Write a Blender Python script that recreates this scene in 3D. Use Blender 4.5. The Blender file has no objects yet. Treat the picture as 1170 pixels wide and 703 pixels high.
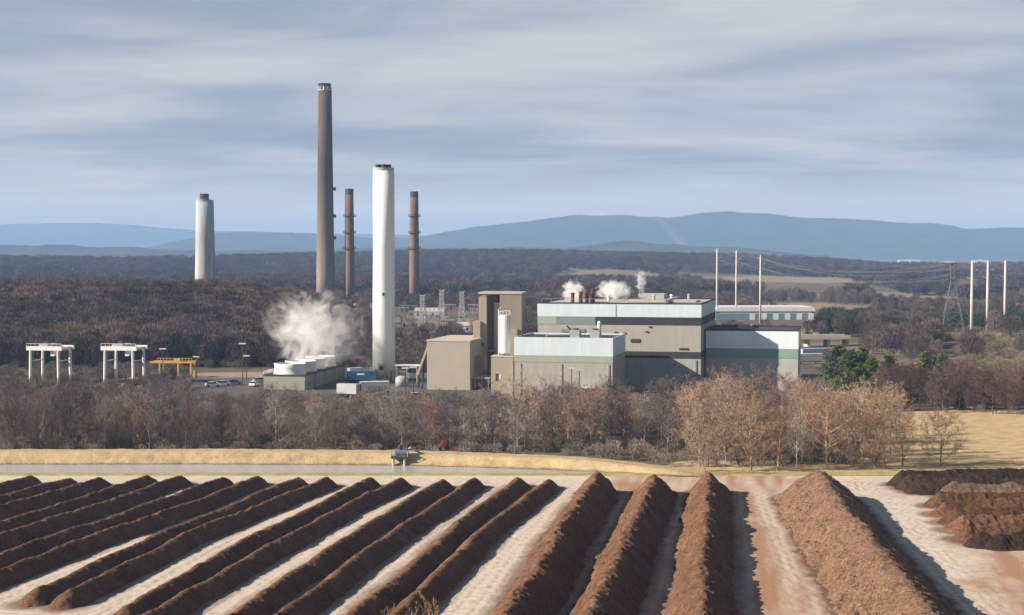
import bpy, math, random
import numpy as np
from mathutils import Vector
R = math.radians
C = bpy.context.scene
COL = C.collection

# ------------------------------------------------------------------ camera, sky, sun, exposure
CAM_H, FPX = 40.0, 1800.0
PITCH = math.atan(63.5 / FPX)
cam_d = bpy.data.cameras.new('camera'); cam = bpy.data.objects.new('camera', cam_d); COL.objects.link(cam)
cam_d.sensor_width = 36; cam_d.lens = 36 * FPX / 1170; cam_d.clip_start = 1; cam_d.clip_end = 60000
cam.location = (0, 0, CAM_H); cam.rotation_euler = (R(90) - PITCH, 0, 0)
C.camera = cam
SUN_EL, SUN_AZ = R(27), R(195)        # azimuth: direction TO the sun, measured counter-clockwise from +X
to_sun = Vector((math.cos(SUN_AZ) * math.cos(SUN_EL), math.sin(SUN_AZ) * math.cos(SUN_EL), math.sin(SUN_EL)))
sun_d = bpy.data.lights.new('sun', 'SUN'); sun_d.energy = 5.0; sun_d.angle = R(0.6); sun_d.color = (1.0, .855, .70)
sun = bpy.data.objects.new('sun', sun_d); COL.objects.link(sun)
sun.rotation_euler = to_sun.to_track_quat('Z', 'Y').to_euler()
C.view_settings.view_transform = 'Standard'; C.view_settings.look = 'None'
C.view_settings.exposure = 1.15; C.view_settings.gamma = 1.0; C.view_settings.use_curve_mapping = False
C.render.engine = 'CYCLES'
C.cycles.use_denoising = True; C.cycles.denoising_prefilter = 'NONE'
C.cycles.max_bounces = 6; C.cycles.diffuse_bounces = 2; C.cycles.glossy_bounces = 2
C.cycles.volume_bounces = 3; C.cycles.volume_max_steps = 96

W = bpy.data.worlds.new('World'); C.world = W; W.use_nodes = True
nt = W.node_tree; N = nt.nodes; Lk = nt.links
bg = N['Background']; bg.inputs['Strength'].default_value = 0.05
sky = N.new('ShaderNodeTexSky'); sky.sky_type = 'NISHITA'; sky.sun_disc = False
sky.sun_elevation = SUN_EL; sky.sun_rotation = R(90) - SUN_AZ
tc = N.new('ShaderNodeTexCoord'); sp = N.new('ShaderNodeSeparateXYZ'); Lk.new(tc.outputs['Generated'], sp.inputs[0])
def wmath(op, a, b=None):
    m = N.new('ShaderNodeMath'); m.operation = op
    for i, v in enumerate((a, b)):
        if v is None: continue
        if isinstance(v, (int, float)): m.inputs[i].default_value = v
        else: Lk.new(v, m.inputs[i])
    return m.outputs[0]
zz = wmath('ADD', wmath('MAXIMUM', sp.outputs[2], 0.0), 0.075)
cb = N.new('ShaderNodeCombineXYZ'); Lk.new(wmath('DIVIDE', sp.outputs[0], zz), cb.inputs[0]); Lk.new(wmath('DIVIDE', sp.outputs[1], zz), cb.inputs[1])
def wnoise(scale, loc, det, rough, dist):
    mp = N.new('ShaderNodeMapping'); mp.inputs['Scale'].default_value = scale; mp.inputs['Location'].default_value = loc
    mp.inputs['Rotation'].default_value = (0, 0, R(-6))
    Lk.new(cb.outputs[0], mp.inputs[0])
    n = N.new('ShaderNodeTexNoise'); n.inputs['Scale'].default_value = 1; n.inputs['Detail'].default_value = det
    n.inputs['Roughness'].default_value = rough; n.inputs['Distortion'].default_value = dist
    Lk.new(mp.outputs[0], n.inputs[0]); return n.outputs[0]
def ramp(src, stops, nodes=N, links=Lk):
    r = nodes.new('ShaderNodeValToRGB'); links.new(src, r.inputs[0]); e = r.color_ramp.elements
    while len(e) < len(stops): e.new(.5)
    for el, (p, c) in zip(e, stops): el.position = p; el.color = (*c, 1)
    return r.outputs[0]
n1 = wnoise((.44, .56, 1), (3.1, 1.7, 0), 5, .5, .7)
n2 = wnoise((1.0, 1.35, 1), (7.3, 4.2, 0), 4, .55, .5)
nm = wmath('ADD', wmath('MULTIPLY', n1, .72), wmath('MULTIPLY', n2, .28))
ccol = ramp(nm, [(.39, (2.6, 2.95, 3.7)), (.46, (3.35, 3.6, 4.25)), (.535, (4.9, 4.85, 5.2)), (.60, (6.2, 5.8, 5.8))])
hzm = N.new('ShaderNodeMapRange'); hzm.inputs['From Min'].default_value = .012; hzm.inputs['From Max'].default_value = .055; hzm.inputs['To Min'].default_value = .9; hzm.inputs['To Max'].default_value = 0; Lk.new(sp.outputs[2], hzm.inputs[0])
mh = N.new('ShaderNodeMix'); mh.data_type = 'RGBA'; Lk.new(hzm.outputs[0], mh.inputs[0]); Lk.new(ccol, mh.inputs['A']); mh.inputs['B'].default_value = (12.5, 10.6, 9.0, 1); ccol = mh.outputs['Result']
ovh = N.new('ShaderNodeMapRange'); ovh.inputs['From Min'].default_value = .2; ovh.inputs['From Max'].default_value = .5; Lk.new(sp.outputs[2], ovh.inputs[0])
mo = N.new('ShaderNodeMix'); mo.data_type = 'RGBA'; Lk.new(ovh.outputs[0], mo.inputs[0]); Lk.new(ccol, mo.inputs['A']); mo.inputs['B'].default_value = (1.15, 1.4, 1.95, 1); ccol = mo.outputs['Result']  # overhead sky, never in frame, darkened to cut fill light in the shadows
mx = N.new('ShaderNodeMix'); mx.data_type = 'RGBA'; mfac = N.new('ShaderNodeMapRange'); mfac.inputs['From Min'].default_value = .22; mfac.inputs['From Max'].default_value = .5; mfac.inputs['To Min'].default_value = .88; mfac.inputs['To Max'].default_value = .8
Lk.new(sp.outputs[2], mfac.inputs[0]); Lk.new(mfac.outputs[0], mx.inputs[0])
Lk.new(sky.outputs[0], mx.inputs['A']); Lk.new(ccol, mx.inputs['B']); Lk.new(mx.outputs['Result'], bg.inputs['Color'])

# ------------------------------------------------------------------ pixel <-> world layout helpers (photo pixels, 1170 wide)
cp, spt = math.cos(PITCH), math.sin(PITCH)
def ray(px, py):
    u, v = (px - 585) / FPX, (351.5 - py) / FPX
    return u, cp + v * spt, -spt + v * cp
def P(px, py, z=0.0):
    x, y, zr = ray(px, py); t = (z - CAM_H) / zr
    return np.array((x * t, y * t, z))
def PD(px, py, Y):
    x, y, zr = ray(px, py); t = Y / y
    return np.array((x * t, Y, CAM_H + zr * t))
def ZY(py, Y): return float(PD(585, py, Y)[2])
def XY(px, Y, py=400): return float(PD(px, py, Y)[0])

# ------------------------------------------------------------------ noise
def _hash(ix, iy, seed):
    h = (ix.astype(np.int64) * 374761393 + iy.astype(np.int64) * 668265263 + seed * 144269504) & 0xffffffff
    h = ((h ^ (h >> 13)) * 1274126177) & 0xffffffff
    return ((h ^ (h >> 16)) & 0xffff) / 65535.0
def vnoise(x, y, seed=0):
    ix, iy = np.floor(x), np.floor(y); fx, fy = x - ix, y - iy
    fx = fx * fx * (3 - 2 * fx); fy = fy * fy * (3 - 2 * fy)
    a, b = _hash(ix, iy, seed), _hash(ix + 1, iy, seed); c, d = _hash(ix, iy + 1, seed), _hash(ix + 1, iy + 1, seed)
    return (a * (1 - fx) + b * fx) * (1 - fy) + (c * (1 - fx) + d * fx) * fy
def fbm(x, y, seed=0, octv=4, gain=.5):
    t = 0; a = 1; s = 0
    for o in range(octv):
        t = t + a * (vnoise(x * 2 ** o, y * 2 ** o, seed + o * 17) - .5); s += a; a *= gain
    return t / s * 2
def sstep(a, b, x):
    t = np.clip((x - a) / (b - a), 0, 1); return t * t * (3 - 2 * t)

# ------------------------------------------------------------------ materials
def mat(name, col, rough=.9, var=.25, vscale=1.0, bump=0, bscale=6, objcol=False, rnd=0, spec=.2, attr=None, attrcols=None,
        stretch=(1, 1, 1), ribs=0, col2=None, metal=0, objspace=True, detail=5, drift=0):
    m = bpy.data.materials.new(name); m.use_nodes = True
    n, l = m.node_tree.nodes, m.node_tree.links; b = n['Principled BSDF']
    b.inputs['Roughness'].default_value = rough; b.inputs['Specular IOR Level'].default_value = spec; b.inputs['Metallic'].default_value = metal
    t = n.new('ShaderNodeTexCoord'); mp = n.new('ShaderNodeMapping'); l.new(t.outputs['Object'], mp.inputs[0]); mp.inputs['Scale'].default_value = stretch
    nz = n.new('ShaderNodeTexNoise'); nz.inputs['Scale'].default_value = vscale; nz.inputs['Detail'].default_value = detail; nz.inputs['Roughness'].default_value = .65
    l.new(mp.outputs[0], nz.inputs[0])
    c2 = col2 or tuple(min(1, c * (1 + var)) for c in col); c1 = tuple(c * (1 - var) for c in col)
    out = ramp(nz.outputs[0], [(.3, c1), (.5, col), (.7, c2)], n, l)
    def mixc(a, bb, fac, mode='MIX'):
        x = n.new('ShaderNodeMix'); x.data_type = 'RGBA'; x.blend_type = mode
        if isinstance(fac, (int, float)): x.inputs[0].default_value = fac
        else: l.new(fac, x.inputs[0])
        for s, v in (('A', a), ('B', bb)):
            if isinstance(v, tuple): x.inputs[s].default_value = (*v, 1)
            else: l.new(v, x.inputs[s])
        return x.outputs['Result']
    if attr:
        for an, ac in zip(attr, attrcols):
            at = n.new('ShaderNodeAttribute'); at.attribute_name = an; out = mixc(out, ac, at.outputs['Fac'])
            l.new(nz.outputs[0], nz.inputs[0]) if False else None
    oi = None
    if objcol or rnd: oi = n.new('ShaderNodeObjectInfo')
    if objcol: out = mixc(out, oi.outputs['Color'], 1.0, 'MULTIPLY')
    if rnd:
        mr = n.new('ShaderNodeMapRange'); mr.inputs['To Min'].default_value = 1 - rnd; mr.inputs['To Max'].default_value = 1 + rnd
        l.new(oi.outputs['Random'], mr.inputs[0]); out = mixc(out, mr.outputs[0], 1.0, 'MULTIPLY')
    if drift:
        gg = n.new('ShaderNodeNewGeometry'); dn = n.new('ShaderNodeTexNoise'); dn.inputs['Scale'].default_value = drift; dn.inputs['Detail'].default_value = 3; l.new(gg.outputs['Position'], dn.inputs[0])
        out = mixc(out, ramp(dn.outputs[0], [(.32, (.62, .68, .72)), (.5, (1, 1, 1)), (.66, (1.5, 1.38, 1.2))], n, l), 1.0, 'MULTIPLY')
    l.new(out, b.inputs['Base Color'])
    hsrc = None
    if bump:
        bn = n.new('ShaderNodeTexNoise'); bn.inputs['Scale'].default_value = bscale; bn.inputs['Detail'].default_value = 6; bn.inputs['Roughness'].default_value = .7
        l.new(mp.outputs[0], bn.inputs[0]); hsrc = bn.outputs[0]
    if ribs:
        wv = n.new('ShaderNodeTexWave'); wv.inputs['Scale'].default_value = ribs; wv.bands_direction = 'DIAGONAL'
        m2 = n.new('ShaderNodeMapping'); m2.inputs['Scale'].default_value = (1, 1, 0); l.new(t.outputs['Object'], m2.inputs[0]); l.new(m2.outputs[0], wv.inputs[0]); hsrc = wv.outputs['Fac']
        bump = bump or .012
    if hsrc:
        bp = n.new('ShaderNodeBump'); bp.inputs['Strength'].default_value = 1; bp.inputs['Distance'].default_value = bump; l.new(hsrc, bp.inputs['Height']); l.new(bp.outputs[0], b.inputs['Normal'])
    return m

M = {}
M['white'] = mat('white_cladding', (.50, .595, .65), .6, .07, .8, ribs=3, stretch=(1, 1, .12), detail=8)
M['white_plain'] = mat('white_paint', (.62, .64, .63), .55, .06, .3, stretch=(1, 1, .2))
M['stack_white'] = mat('stack_white', (.66, .70, .69), .7, .045, .7, stretch=(1, 1, .06), detail=8)
M['beige'] = mat('beige_cladding', (.315, .31, .285), .75, .10, .9, ribs=3, stretch=(1, 1, .09), detail=8)
M['tan'] = mat('tan_concrete', (.33, .285, .225), .85, .07, .25, stretch=(1, 1, .3))
M['taupe'] = mat('taupe_concrete', (.235, .205, .17), .85, .08, .25, stretch=(1, 1, .3))
M['sage'] = mat('sage_cladding', (.28, .32, .275), .75, .06, .2, ribs=3)
M['green'] = mat('dark_green_cladding', (.21, .32, .275), .75, .08, .2, ribs=3)  # right block only, colour lifted because the block stands in shade
M['greyblue'] = mat('grey_blue_cladding', (.17, .21, .22), .7, .06, .2, ribs=3)
M['char'] = mat('charcoal_cladding', (.035, .036, .04), .7, .1, .2, ribs=3)
M['roof_dark'] = mat('dark_roof', (.055, .055, .065), .9, .3, .12)
M['roof_pale'] = mat('pale_roof', (.36, .35, .34), .9, .25, .12)
M['roof_tan'] = mat('tan_roof', (.42, .38, .33), .9, .15, .12)
M['metal'] = mat('galvanised_metal', (.33, .35, .36), .5, .12, .5)
M['steel_dark'] = mat('dark_steel', (.05, .05, .055), .6, .2, .5)
M['rust'] = mat('rust_steel', (.11, .045, .03), .8, .3, .8)
M['yellow'] = mat('yellow_steel', (.55, .33, .08), .6, .12, .5)
M['red'] = mat('red_paint', (.32, .035, .02), .5, .12, 1)
M['blue'] = mat('blue_paint', (.05, .12, .25), .5, .12, .6)
M['silver'] = mat('silver_paint', (.4, .42, .44), .4, .1, .6)
M['black'] = mat('black_rubber', (.015, .015, .017), .9, .1, 1)
M['glass'] = mat('dark_glass', (.02, .025, .03), .15, .1, 1, spec=.5)
M['teal'] = mat('teal_cladding', (.12, .23, .27), .7, .08, .15, ribs=.6)
M['concrete'] = mat('concrete', (.38, .36, .33), .85, .1, .3)
M['pole'] = mat('pale_steel', (.52, .48, .44), .6, .08, .2)
M['asphalt'] = mat('asphalt', (.085, .083, .085), .95, .25, .15)
M['twig'] = mat('bark_and_twigs', (1, 1, 1), .95, .18, .5, objcol=True, rnd=.2)
M['bark'] = mat('bark', (.85, .85, .85), .95, .2, 1.5, objcol=True)
M['needles'] = mat('evergreen_needles', (.078, .105, .05), 1, .5, .7, objcol=True, rnd=.15)
M['grass'] = mat('dry_grass', (.42, .325, .185), 1, .3, .5, bump=.22, bscale=2.5, col2=(.47, .37, .21), stretch=(.7, 1, 1), detail=9)
M['field'] = mat('dry_field', (.42, .315, .17), 1, .3, .5, bump=.25, bscale=1.6, stretch=(.6, .8, 1), detail=9)
M['berm'] = mat('berm_grass', (.42, .325, .185), 1, .3, .5, bump=.22, bscale=2.5, col2=(.46, .37, .22), stretch=(.7, 1, 1), detail=9, attr=['mud'], attrcols=[(.10, .075, .05)])
M['bank'] = mat('green_grass', (.30, .27, .11), 1, .25, .35, bump=.15, bscale=3)

def windrow_mat(name, col, hi, chips=0.0, chipcol=(.4, .28, .18)):
    m = bpy.data.materials.new(name); m.use_nodes = True
    n, l = m.node_tree.nodes, m.node_tree.links; b = n['Principled BSDF']; b.inputs['Roughness'].default_value = 1; b.inputs['Specular IOR Level'].default_value = .05
    g = n.new('ShaderNodeNewGeometry')
    def nz(s, d, r=.7, st=None):
        x = n.new('ShaderNodeTexNoise'); x.inputs['Scale'].default_value = s; x.inputs['Detail'].default_value = d; x.inputs['Roughness'].default_value = r
        if st:
            mp = n.new('ShaderNodeMapping'); mp.inputs['Scale'].default_value = st; mp.inputs['Rotation'].default_value = (0, 0, .7); l.new(g.outputs['Position'], mp.inputs[0]); l.new(mp.outputs[0], x.inputs[0])
        else: l.new(g.outputs['Position'], x.inputs[0])
        return x.outputs[0]
    big, fine = nz(.25, 4), nz(3.0, 5, .8)
    c1 = ramp(big, [(.3, tuple(v * .72 for v in col)), (.5, col), (.7, hi)], n, l)
    f = ramp(fine, [(.3, (.45, .45, .45)), (.5, (1, 1, 1)), (.72, (1.6, 1.55, 1.5))], n, l)
    x = n.new('ShaderNodeMix'); x.data_type = 'RGBA'; x.blend_type = 'MULTIPLY'; x.inputs[0].default_value = 1; l.new(c1, x.inputs['A']); l.new(f, x.inputs['B'])
    out = x.outputs['Result']
    if chips:
        cf = ramp(nz(1.0, 3, .7, (2.2, 7.5, 3)), [(.5, (0, 0, 0)), (.66, (chips, chips, chips))], n, l)
        y = n.new('ShaderNodeMix'); y.data_type = 'RGBA'; l.new(cf, y.inputs[0]); l.new(out, y.inputs['A']); y.inputs['B'].default_value = (*chipcol, 1); out = y.outputs['Result']
    l.new(out, b.inputs['Base Color'])
    bp = n.new('ShaderNodeBump'); bp.inputs['Distance'].default_value = .22; bp.inputs['Strength'].default_value = 1; l.new(nz(3.4, 6, .8), bp.inputs['Height']); l.new(bp.outputs[0], b.inputs['Normal'])
    return m
M['compost'] = windrow_mat('dark_compost', (.135, .078, .052), (.18, .105, .068))
M['compost_red'] = windrow_mat('red_brown_compost', (.14, .079, .05), (.185, .107, .07))
M['chips'] = windrow_mat('wood_chips', (.138, .082, .055), (.19, .118, .079), .65, (.40, .28, .19))
M['dark'] = windrow_mat('black_compost', (.038, .025, .02), (.06, .038, .03))
GINGER = [windrow_mat('ginger_compost', tuple(c * f for c in (.15, .08, .047)), tuple(c * f for c in (.20, .11, .066))) for f in (.62, .85, .6, 1.0, .72)]
M['mixed'] = windrow_mat('grey_brown_mulch', (.10, .068, .05), (.15, .10, .075), .4, (.33, .24, .18))

# ------------------------------------------------------------------ mesh helpers
class MB:
    def __init__(s): s.v = []; s.f = []
    def add(s, vs, fs):
        o = len(s.v); s.v += [tuple(v) for v in vs]; s.f += [tuple(i + o for i in f) for f in fs]; return s
    def box(s, x0, x1, y0, y1, z0, z1):
        return s.add([(x0, y0, z0), (x1, y0, z0), (x1, y1, z0), (x0, y1, z0), (x0, y0, z1), (x1, y0, z1), (x1, y1, z1), (x0, y1, z1)],
                     [(3, 2, 1, 0), (4, 5, 6, 7), (0, 1, 5, 4), (1, 2, 6, 5), (2, 3, 7, 6), (3, 0, 4, 7)])
    def lathe(s, prof, cx=0, cy=0, n=32, cap=True):
        vs = []; fs = []; k = len(prof)
        for r, z in prof:
            for i in range(n): a = 2 * math.pi * i / n; vs.append((cx + r * math.cos(a), cy + r * math.sin(a), z))
        for j in range(k - 1):
            for i in range(n): fs.append((j * n + i, j * n + (i + 1) % n, (j + 1) * n + (i + 1) % n, (j + 1) * n + i))
        if cap: fs.append(tuple(reversed(range(n)))); fs.append(tuple((k - 1) * n + i for i in range(n)))
        return s.add(vs, fs)
    def tube(s, pts, rad, n=6):
        pts = [Vector(p) for p in pts]; rad = rad if isinstance(rad, (list, tuple)) else [rad] * len(pts)
        vs = []; fs = []
        for i, p in enumerate(pts):
            d = (pts[min(i + 1, len(pts) - 1)] - pts[max(i - 1, 0)]).normalized()
            a = d.cross(Vector((0, 0, 1)) if abs(d.z) < .95 else Vector((1, 0, 0))).normalized(); b = d.cross(a)
            for k in range(n): t = 2 * math.pi * k / n; vs.append(p + (a * math.cos(t) + b * math.sin(t)) * rad[i])
        for i in range(len(pts) - 1):
            for k in range(n): fs.append((i * n + k, i * n + (k + 1) % n, (i + 1) * n + (k + 1) % n, (i + 1) * n + k))
        fs.append(tuple(reversed(range(n)))); fs.append(tuple((len(pts) - 1) * n + k for k in range(n)))
        return s.add(vs, fs)
    def prism(s, poly, y0, y1):           # polygon in XZ extruded along Y
        n = len(poly); vs = [(x, y0, z) for x, z in poly] + [(x, y1, z) for x, z in poly]
        fs = [tuple(range(n)), tuple(reversed(range(n, 2 * n)))] + [(i, i + n, (i + 1) % n + n, (i + 1) % n) for i in range(n)]
        return s.add(vs, fs)
    def slab(s, poly, z0, z1):            # polygon in XY extruded up
        n = len(poly); vs = [(x, y, z0) for x, y in poly] + [(x, y, z1) for x, y in poly]
        fs = [tuple(reversed(range(n))), tuple(range(n, 2 * n))] + [(i, (i + 1) % n, (i + 1) % n + n, i + n) for i in range(n)]
        return s.add(vs, fs)
    def mesh(s, name, smooth=False):
        me = bpy.data.meshes.new(name); me.from_pydata(s.v, [], s.f); me.update()
        if smooth: me.polygons.foreach_set('use_smooth', [True] * len(me.polygons))
        return me
    def build(s, name, m, parent=None, smooth=False):
        return link(name, s.mesh(name, smooth), m, parent)
def link(name, me, m, parent=None):
    o = bpy.data.objects.new(name, me); COL.objects.link(o)
    if m and not me.materials: me.materials.append(m)
    if parent: o.parent = parent
    return o
def tag(o, label=None, cat=None, group=None, kind=None):
    if label: o['label'] = label
    if cat: o['category'] = cat
    if group: o['group'] = group
    if kind: o['kind'] = kind
    return o
def empty(name, loc=(0, 0, 0), rz=0, label=None, cat=None, group=None):
    o = bpy.data.objects.new(name, None); COL.objects.link(o); o.location = loc; o.rotation_euler = (0, 0, rz); o.empty_display_size = .5
    return tag(o, label, cat, group)
def copy_tree(o, parent=None, **kw):
    c = o.copy(); COL.objects.link(c)
    if parent: c.parent = parent
    for ch in list(o.children): copy_tree(ch, c)
    return c
def grid_mesh(name, X, Y, Z, attrs=None, smooth=True):
    ny, nx = X.shape; me = bpy.data.meshes.new(name)
    me.vertices.add(nx * ny); me.vertices.foreach_set('co', np.stack((X, Y, Z), -1).astype(np.float32).ravel())
    i = np.arange(ny * nx).reshape(ny, nx); q = np.stack((i[:-1, :-1], i[:-1, 1:], i[1:, 1:], i[1:, :-1]), -1).reshape(-1, 4)
    me.loops.add(q.size); me.loops.foreach_set('vertex_index', q.ravel().astype(np.int32))
    me.polygons.add(len(q)); me.polygons.foreach_set('loop_start', (np.arange(len(q)) * 4).astype(np.int32))
    me.polygons.foreach_set('use_smooth', np.full(len(q), smooth))
    for k, v in (attrs or {}).items():
        a = me.attributes.new(k, 'FLOAT', 'POINT'); a.data.foreach_set('value', np.clip(v, 0, 1).astype(np.float32).ravel())
    me.update(calc_edges=True); me.validate(); return me
def structure(o, label=None, cat=None): return tag(o, label, cat, None, 'structure')

# ------------------------------------------------------------------ terrain
RIDGE_PX = [-200, 0, 150, 300, 400, 480, 560, 640, 750, 850, 900, 960, 1010, 1080, 1170, 1400]
RIDGE_PY = [292, 291, 293, 291, 289, 286, 285, 286, 288, 290, 292, 296, 300, 301, 300, 300]
def terrain(x, y):
    ang = 585 + FPX * x / np.maximum(y, 50)
    z = np.zeros_like(x)
    # wooded hill on the left
    hx = 1 - sstep(-150, -66, x); z = z + hx * (sstep(560, 770, y) * 13.5 - sstep(800, 1050, y) * 13.5) * (1 + .12 * fbm(x / 60, y / 60, 3, 2))
    # gentle rolling of the middle distance
    far = sstep(1150, 1700, y) * (1 - sstep(2600, 3300, y) * .6)
    z = z + far * (7 * (fbm(x / 420, y / 330, 11, 3) + .25))
    # the long dark ridge
    py = np.interp(ang, RIDGE_PX, RIDGE_PY); crest = CAM_H - (py - 288) * 3000 / FPX - 13
    z = z + np.maximum(crest, 0) * np.exp(-((y - 3000) / 620.) ** 2)
    # rise on the right
    z = z + 3.2 * sstep(60, 200, x) * np.exp(-((y - 690) / 95.) ** 2)
    return z
ys = np.concatenate((np.linspace(-60, 420, 40), 420 * np.exp(np.linspace(0.01, math.log(26000 / 420), 330))))
us = np.linspace(-1.25, 1.25, 420)
YY, UU = np.meshgrid(ys, us, indexing='ij'); XX = UU * (np.abs(YY) * .55 + 190)
ZZ = terrain(XX, YY) - .06
patch = np.zeros_like(XX); pale = np.zeros_like(XX)
def add_patch(arr, px, Y, wx, wy, a=1.0):
    cx = XY(px, Y); d = ((XX - cx) / wx) ** 2 + ((YY - Y) / wy) ** 2 + .9 * fbm(XX / 40, YY / 60, 5, 3)
    arr += a * (1 - sstep(.6, 1.1, d))
for a in ((880, 2060, 130, 230, .6), (1010, 1500, 60, 120, .5), (1090, 1250, 60, 90, .5), (700, 2300, 110, 160, .4), (930, 1180, 50, 80, .6), (180, 2000, 120, 160, .4), (640, 1500, 40, 60, .7), (640, 900, 90, 60, .5), (860, 780, 40, 70, .9), (965, 640, 30, 40, .4),
          (1165, 700, 40, 40, .5), (450, 530, 40, 25, .6), (300, 490, 60, 30, .5), (330, 1000, 40, 40, .6), (1140, 560, 60, 30, .3), (860, 3900, 500, 300, .3), (1100, 5200, 900, 700, .7), (400, 5500, 900, 500, .35)):
    add_patch(patch, *a)
gm = mat('woodland_floor', (.11, .085, .062), 1, .3, .012, attr=['field'], attrcols=[(.30, .235, .16)], detail=10)
structure(link('ground', grid_mesh('ground', XX, YY, ZZ, {'field': patch}), gm), 'brown winter countryside floor reaching to the hazy horizon', 'ground')

# ------------------------------------------------------------------ mountains (heightfields kilometres away)
def mountain(name, pts, Y0, depth, seed, label, col, cut=None):
    pxs = np.array([p[0] for p in pts], float); pys = np.array([p[1] for p in pts], float)
    px = np.linspace(pxs[0], pxs[-1], 420); v = np.linspace(-1, 1, 60)
    V, PX = np.meshgrid(v, px, indexing='ij'); crest = CAM_H + (288 - np.interp(PX, pxs, pys)) * Y0 / FPX
    Y = Y0 + V * depth; X = (PX - 585) / FPX * Y0
    prof = np.exp(-(V * 1.55) ** 2) - .09
    n = fbm(X / 700, Y / 700, seed, 5)
    Z = crest * prof / .91 * (1 + .22 * n * (np.abs(V) ** .7)) + 16 * fbm(X / 200, Y / 200, seed + 5, 4) * (prof > .1) - 4
    at = {'cut': np.zeros_like(X)}
    if cut: at['cut'] = np.exp(-((PX - (cut[0] + (-V) * cut[1])) / 4.0) ** 2) * (V < 0) * .4
    m = mat(name + '_slope', col, 1, .6, .006, detail=9, attr=['cut'], attrcols=[(.3, .26, .2)])
    return structure(link(name, grid_mesh(name, X, Y, Z, at), m), label, 'hills')
mountain('hills', [(-400, 262), (-100, 259), (0, 257), (60, 255), (110, 255), (160, 257), (205, 261), (240, 264), (330, 266), (470, 268), (520, 270), (640, 274), (800, 282)], 16500, 2200, 21,
         'palest most distant mountain range at the left horizon', (.045, .052, .055))
mountain('hills', [(60, 294), (140, 288), (180, 282), (215, 273), (245, 267), (285, 265), (330, 265), (370, 268), (430, 271), (478, 271), (500, 266), (545, 260), (600, 254), (650, 248), (700, 245), (735, 247), (762, 249),
                   (795, 244), (830, 242), (870, 244), (905, 248), (960, 250), (1020, 253), (1060, 256), (1110, 260), (1140, 261), (1175, 258), (1250, 262), (1500, 270)], 9800, 1700, 33,
         'long blue wooded mountain ridge across the horizon', (.03, .04, .042), (742, 26))
mountain('hills', [(-300, 283), (0, 280), (60, 281), (130, 283), (200, 285), (300, 286), (420, 284), (520, 283), (640, 282), (700, 278), (730, 276), (770, 278), (810, 282), (860, 287), (940, 292)], 5600, 800, 41,
         'low dark blue foothills in front of the mountain ridge', (.04, .045, .038))

# ------------------------------------------------------------------ windrow generator
def sweep(path, h, w, seed, lump=1.0, ds=.28, dc=.22, profile='ridge', var=.09, mean=.35, skew=0.0, crest=.018):
    p = np.array(path, float)[:, :2]
    seg = np.hypot(*np.diff(p, axis=0).T); L = seg.sum(); cum = np.concatenate(([0], np.cumsum(seg)))
    t = np.arange(-w * 1.1, L + w * 1.1, ds); tcl = np.clip(t, 0, L)
    cx = np.interp(tcl, cum, p[:, 0]); cy = np.interp(tcl, cum, p[:, 1])
    if len(p) > 2:   # smooth bends
        k = np.ones(41) / 41; cx = np.convolve(np.pad(cx, 20, 'edge'), k, 'valid'); cy = np.convolve(np.pad(cy, 20, 'edge'), k, 'valid')
    dx, dy = np.gradient(cx), np.gradient(cy); nn = np.hypot(dx, dy) + 1e-9
    d0 = (p[1] - p[0]) / np.hypot(*(p[1] - p[0])); d1 = (p[-1] - p[-2]) / np.hypot(*(p[-1] - p[-2]))
    d_ = None
    tx = np.where(t < 0, d0[0], np.where(t > L, d1[0], dx / nn)); ty = np.where(t < 0, d0[1], np.where(t > L, d1[1], dy / nn))
    if len(p) > 2:
        tx = np.convolve(np.pad(tx, 20, 'edge'), k, 'valid'); ty = np.convolve(np.pad(ty, 20, 'edge'), k, 'valid'); q_ = np.hypot(tx, ty); tx, ty = tx / q_, ty / q_
    over = np.where(t < 0, t, np.where(t > L, t - L, 0)); cx = cx + tx * over; cy = cy + ty * over
    off = mean * fbm(t / 9.0, t * 0 + seed, seed, 3); hv = 1 + var * fbm(t / 11.0, t * 0 + seed * 3.3, seed + 9, 3)
    wv = 1 + var * .8 * fbm(t / 8.0, t * 0 + seed * 1.7, seed + 19, 3)
    s = np.arange(-1.12, 1.1201, dc / w)
    S, T = np.meshgrid(s, t); X = cx[:, None] + (-ty[:, None] * -1) * (S * w * wv[:, None]) + ty[:, None] * off[:, None]
    Y = cy[:, None] - tx[:, None] * (S * w * wv[:, None]) - tx[:, None] * off[:, None]
    E = np.abs(over)[:, None] / w
    r = np.sqrt((S + skew) ** 2 + E ** 2); edge = (.10 * fbm(X / 1.8, Y / 1.8, seed + 4, 3) + .06 * fbm(X / .6, Y / .6, seed + 6, 2)) * (1 if profile == 'ridge' else .25); rr = r + edge * np.clip(r * 2, 0, 1)
    if profile == 'ridge': z = 1 - (np.sqrt(rr ** 2 + crest) - crest ** .5) / (1 - .92 * crest ** .5)
    else: z = np.clip((1 - rr) * 1.9, None, 1); z = np.where(z > .75, .75 + (z - .75) * .6, z)
    z = z * hv[:, None]
    n = .24 * fbm(X / 2.6, Y / 2.6, seed, 2) + .24 * fbm(X / 1.0, Y / 1.0, seed + 1, 2) + .13 * (vnoise(X / .45, Y / .45, seed + 2) - .5) * 2
    Z = h * z + lump * n * np.clip(z * 4, 0, 1)
    Z = np.where(z < 0, np.maximum(h * z, -.3) * 1.0 - .02, Z)
    return X, Y, Z
def windrow(name, path, h, w, seed, m, label, cat='windrow', group=None, **kw):
    X, Y, Z = sweep(path, h, w, seed, **kw)
    return tag(link(name, grid_mesh(name, X, Y, Z, smooth=False), m), label, cat, group)

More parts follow.
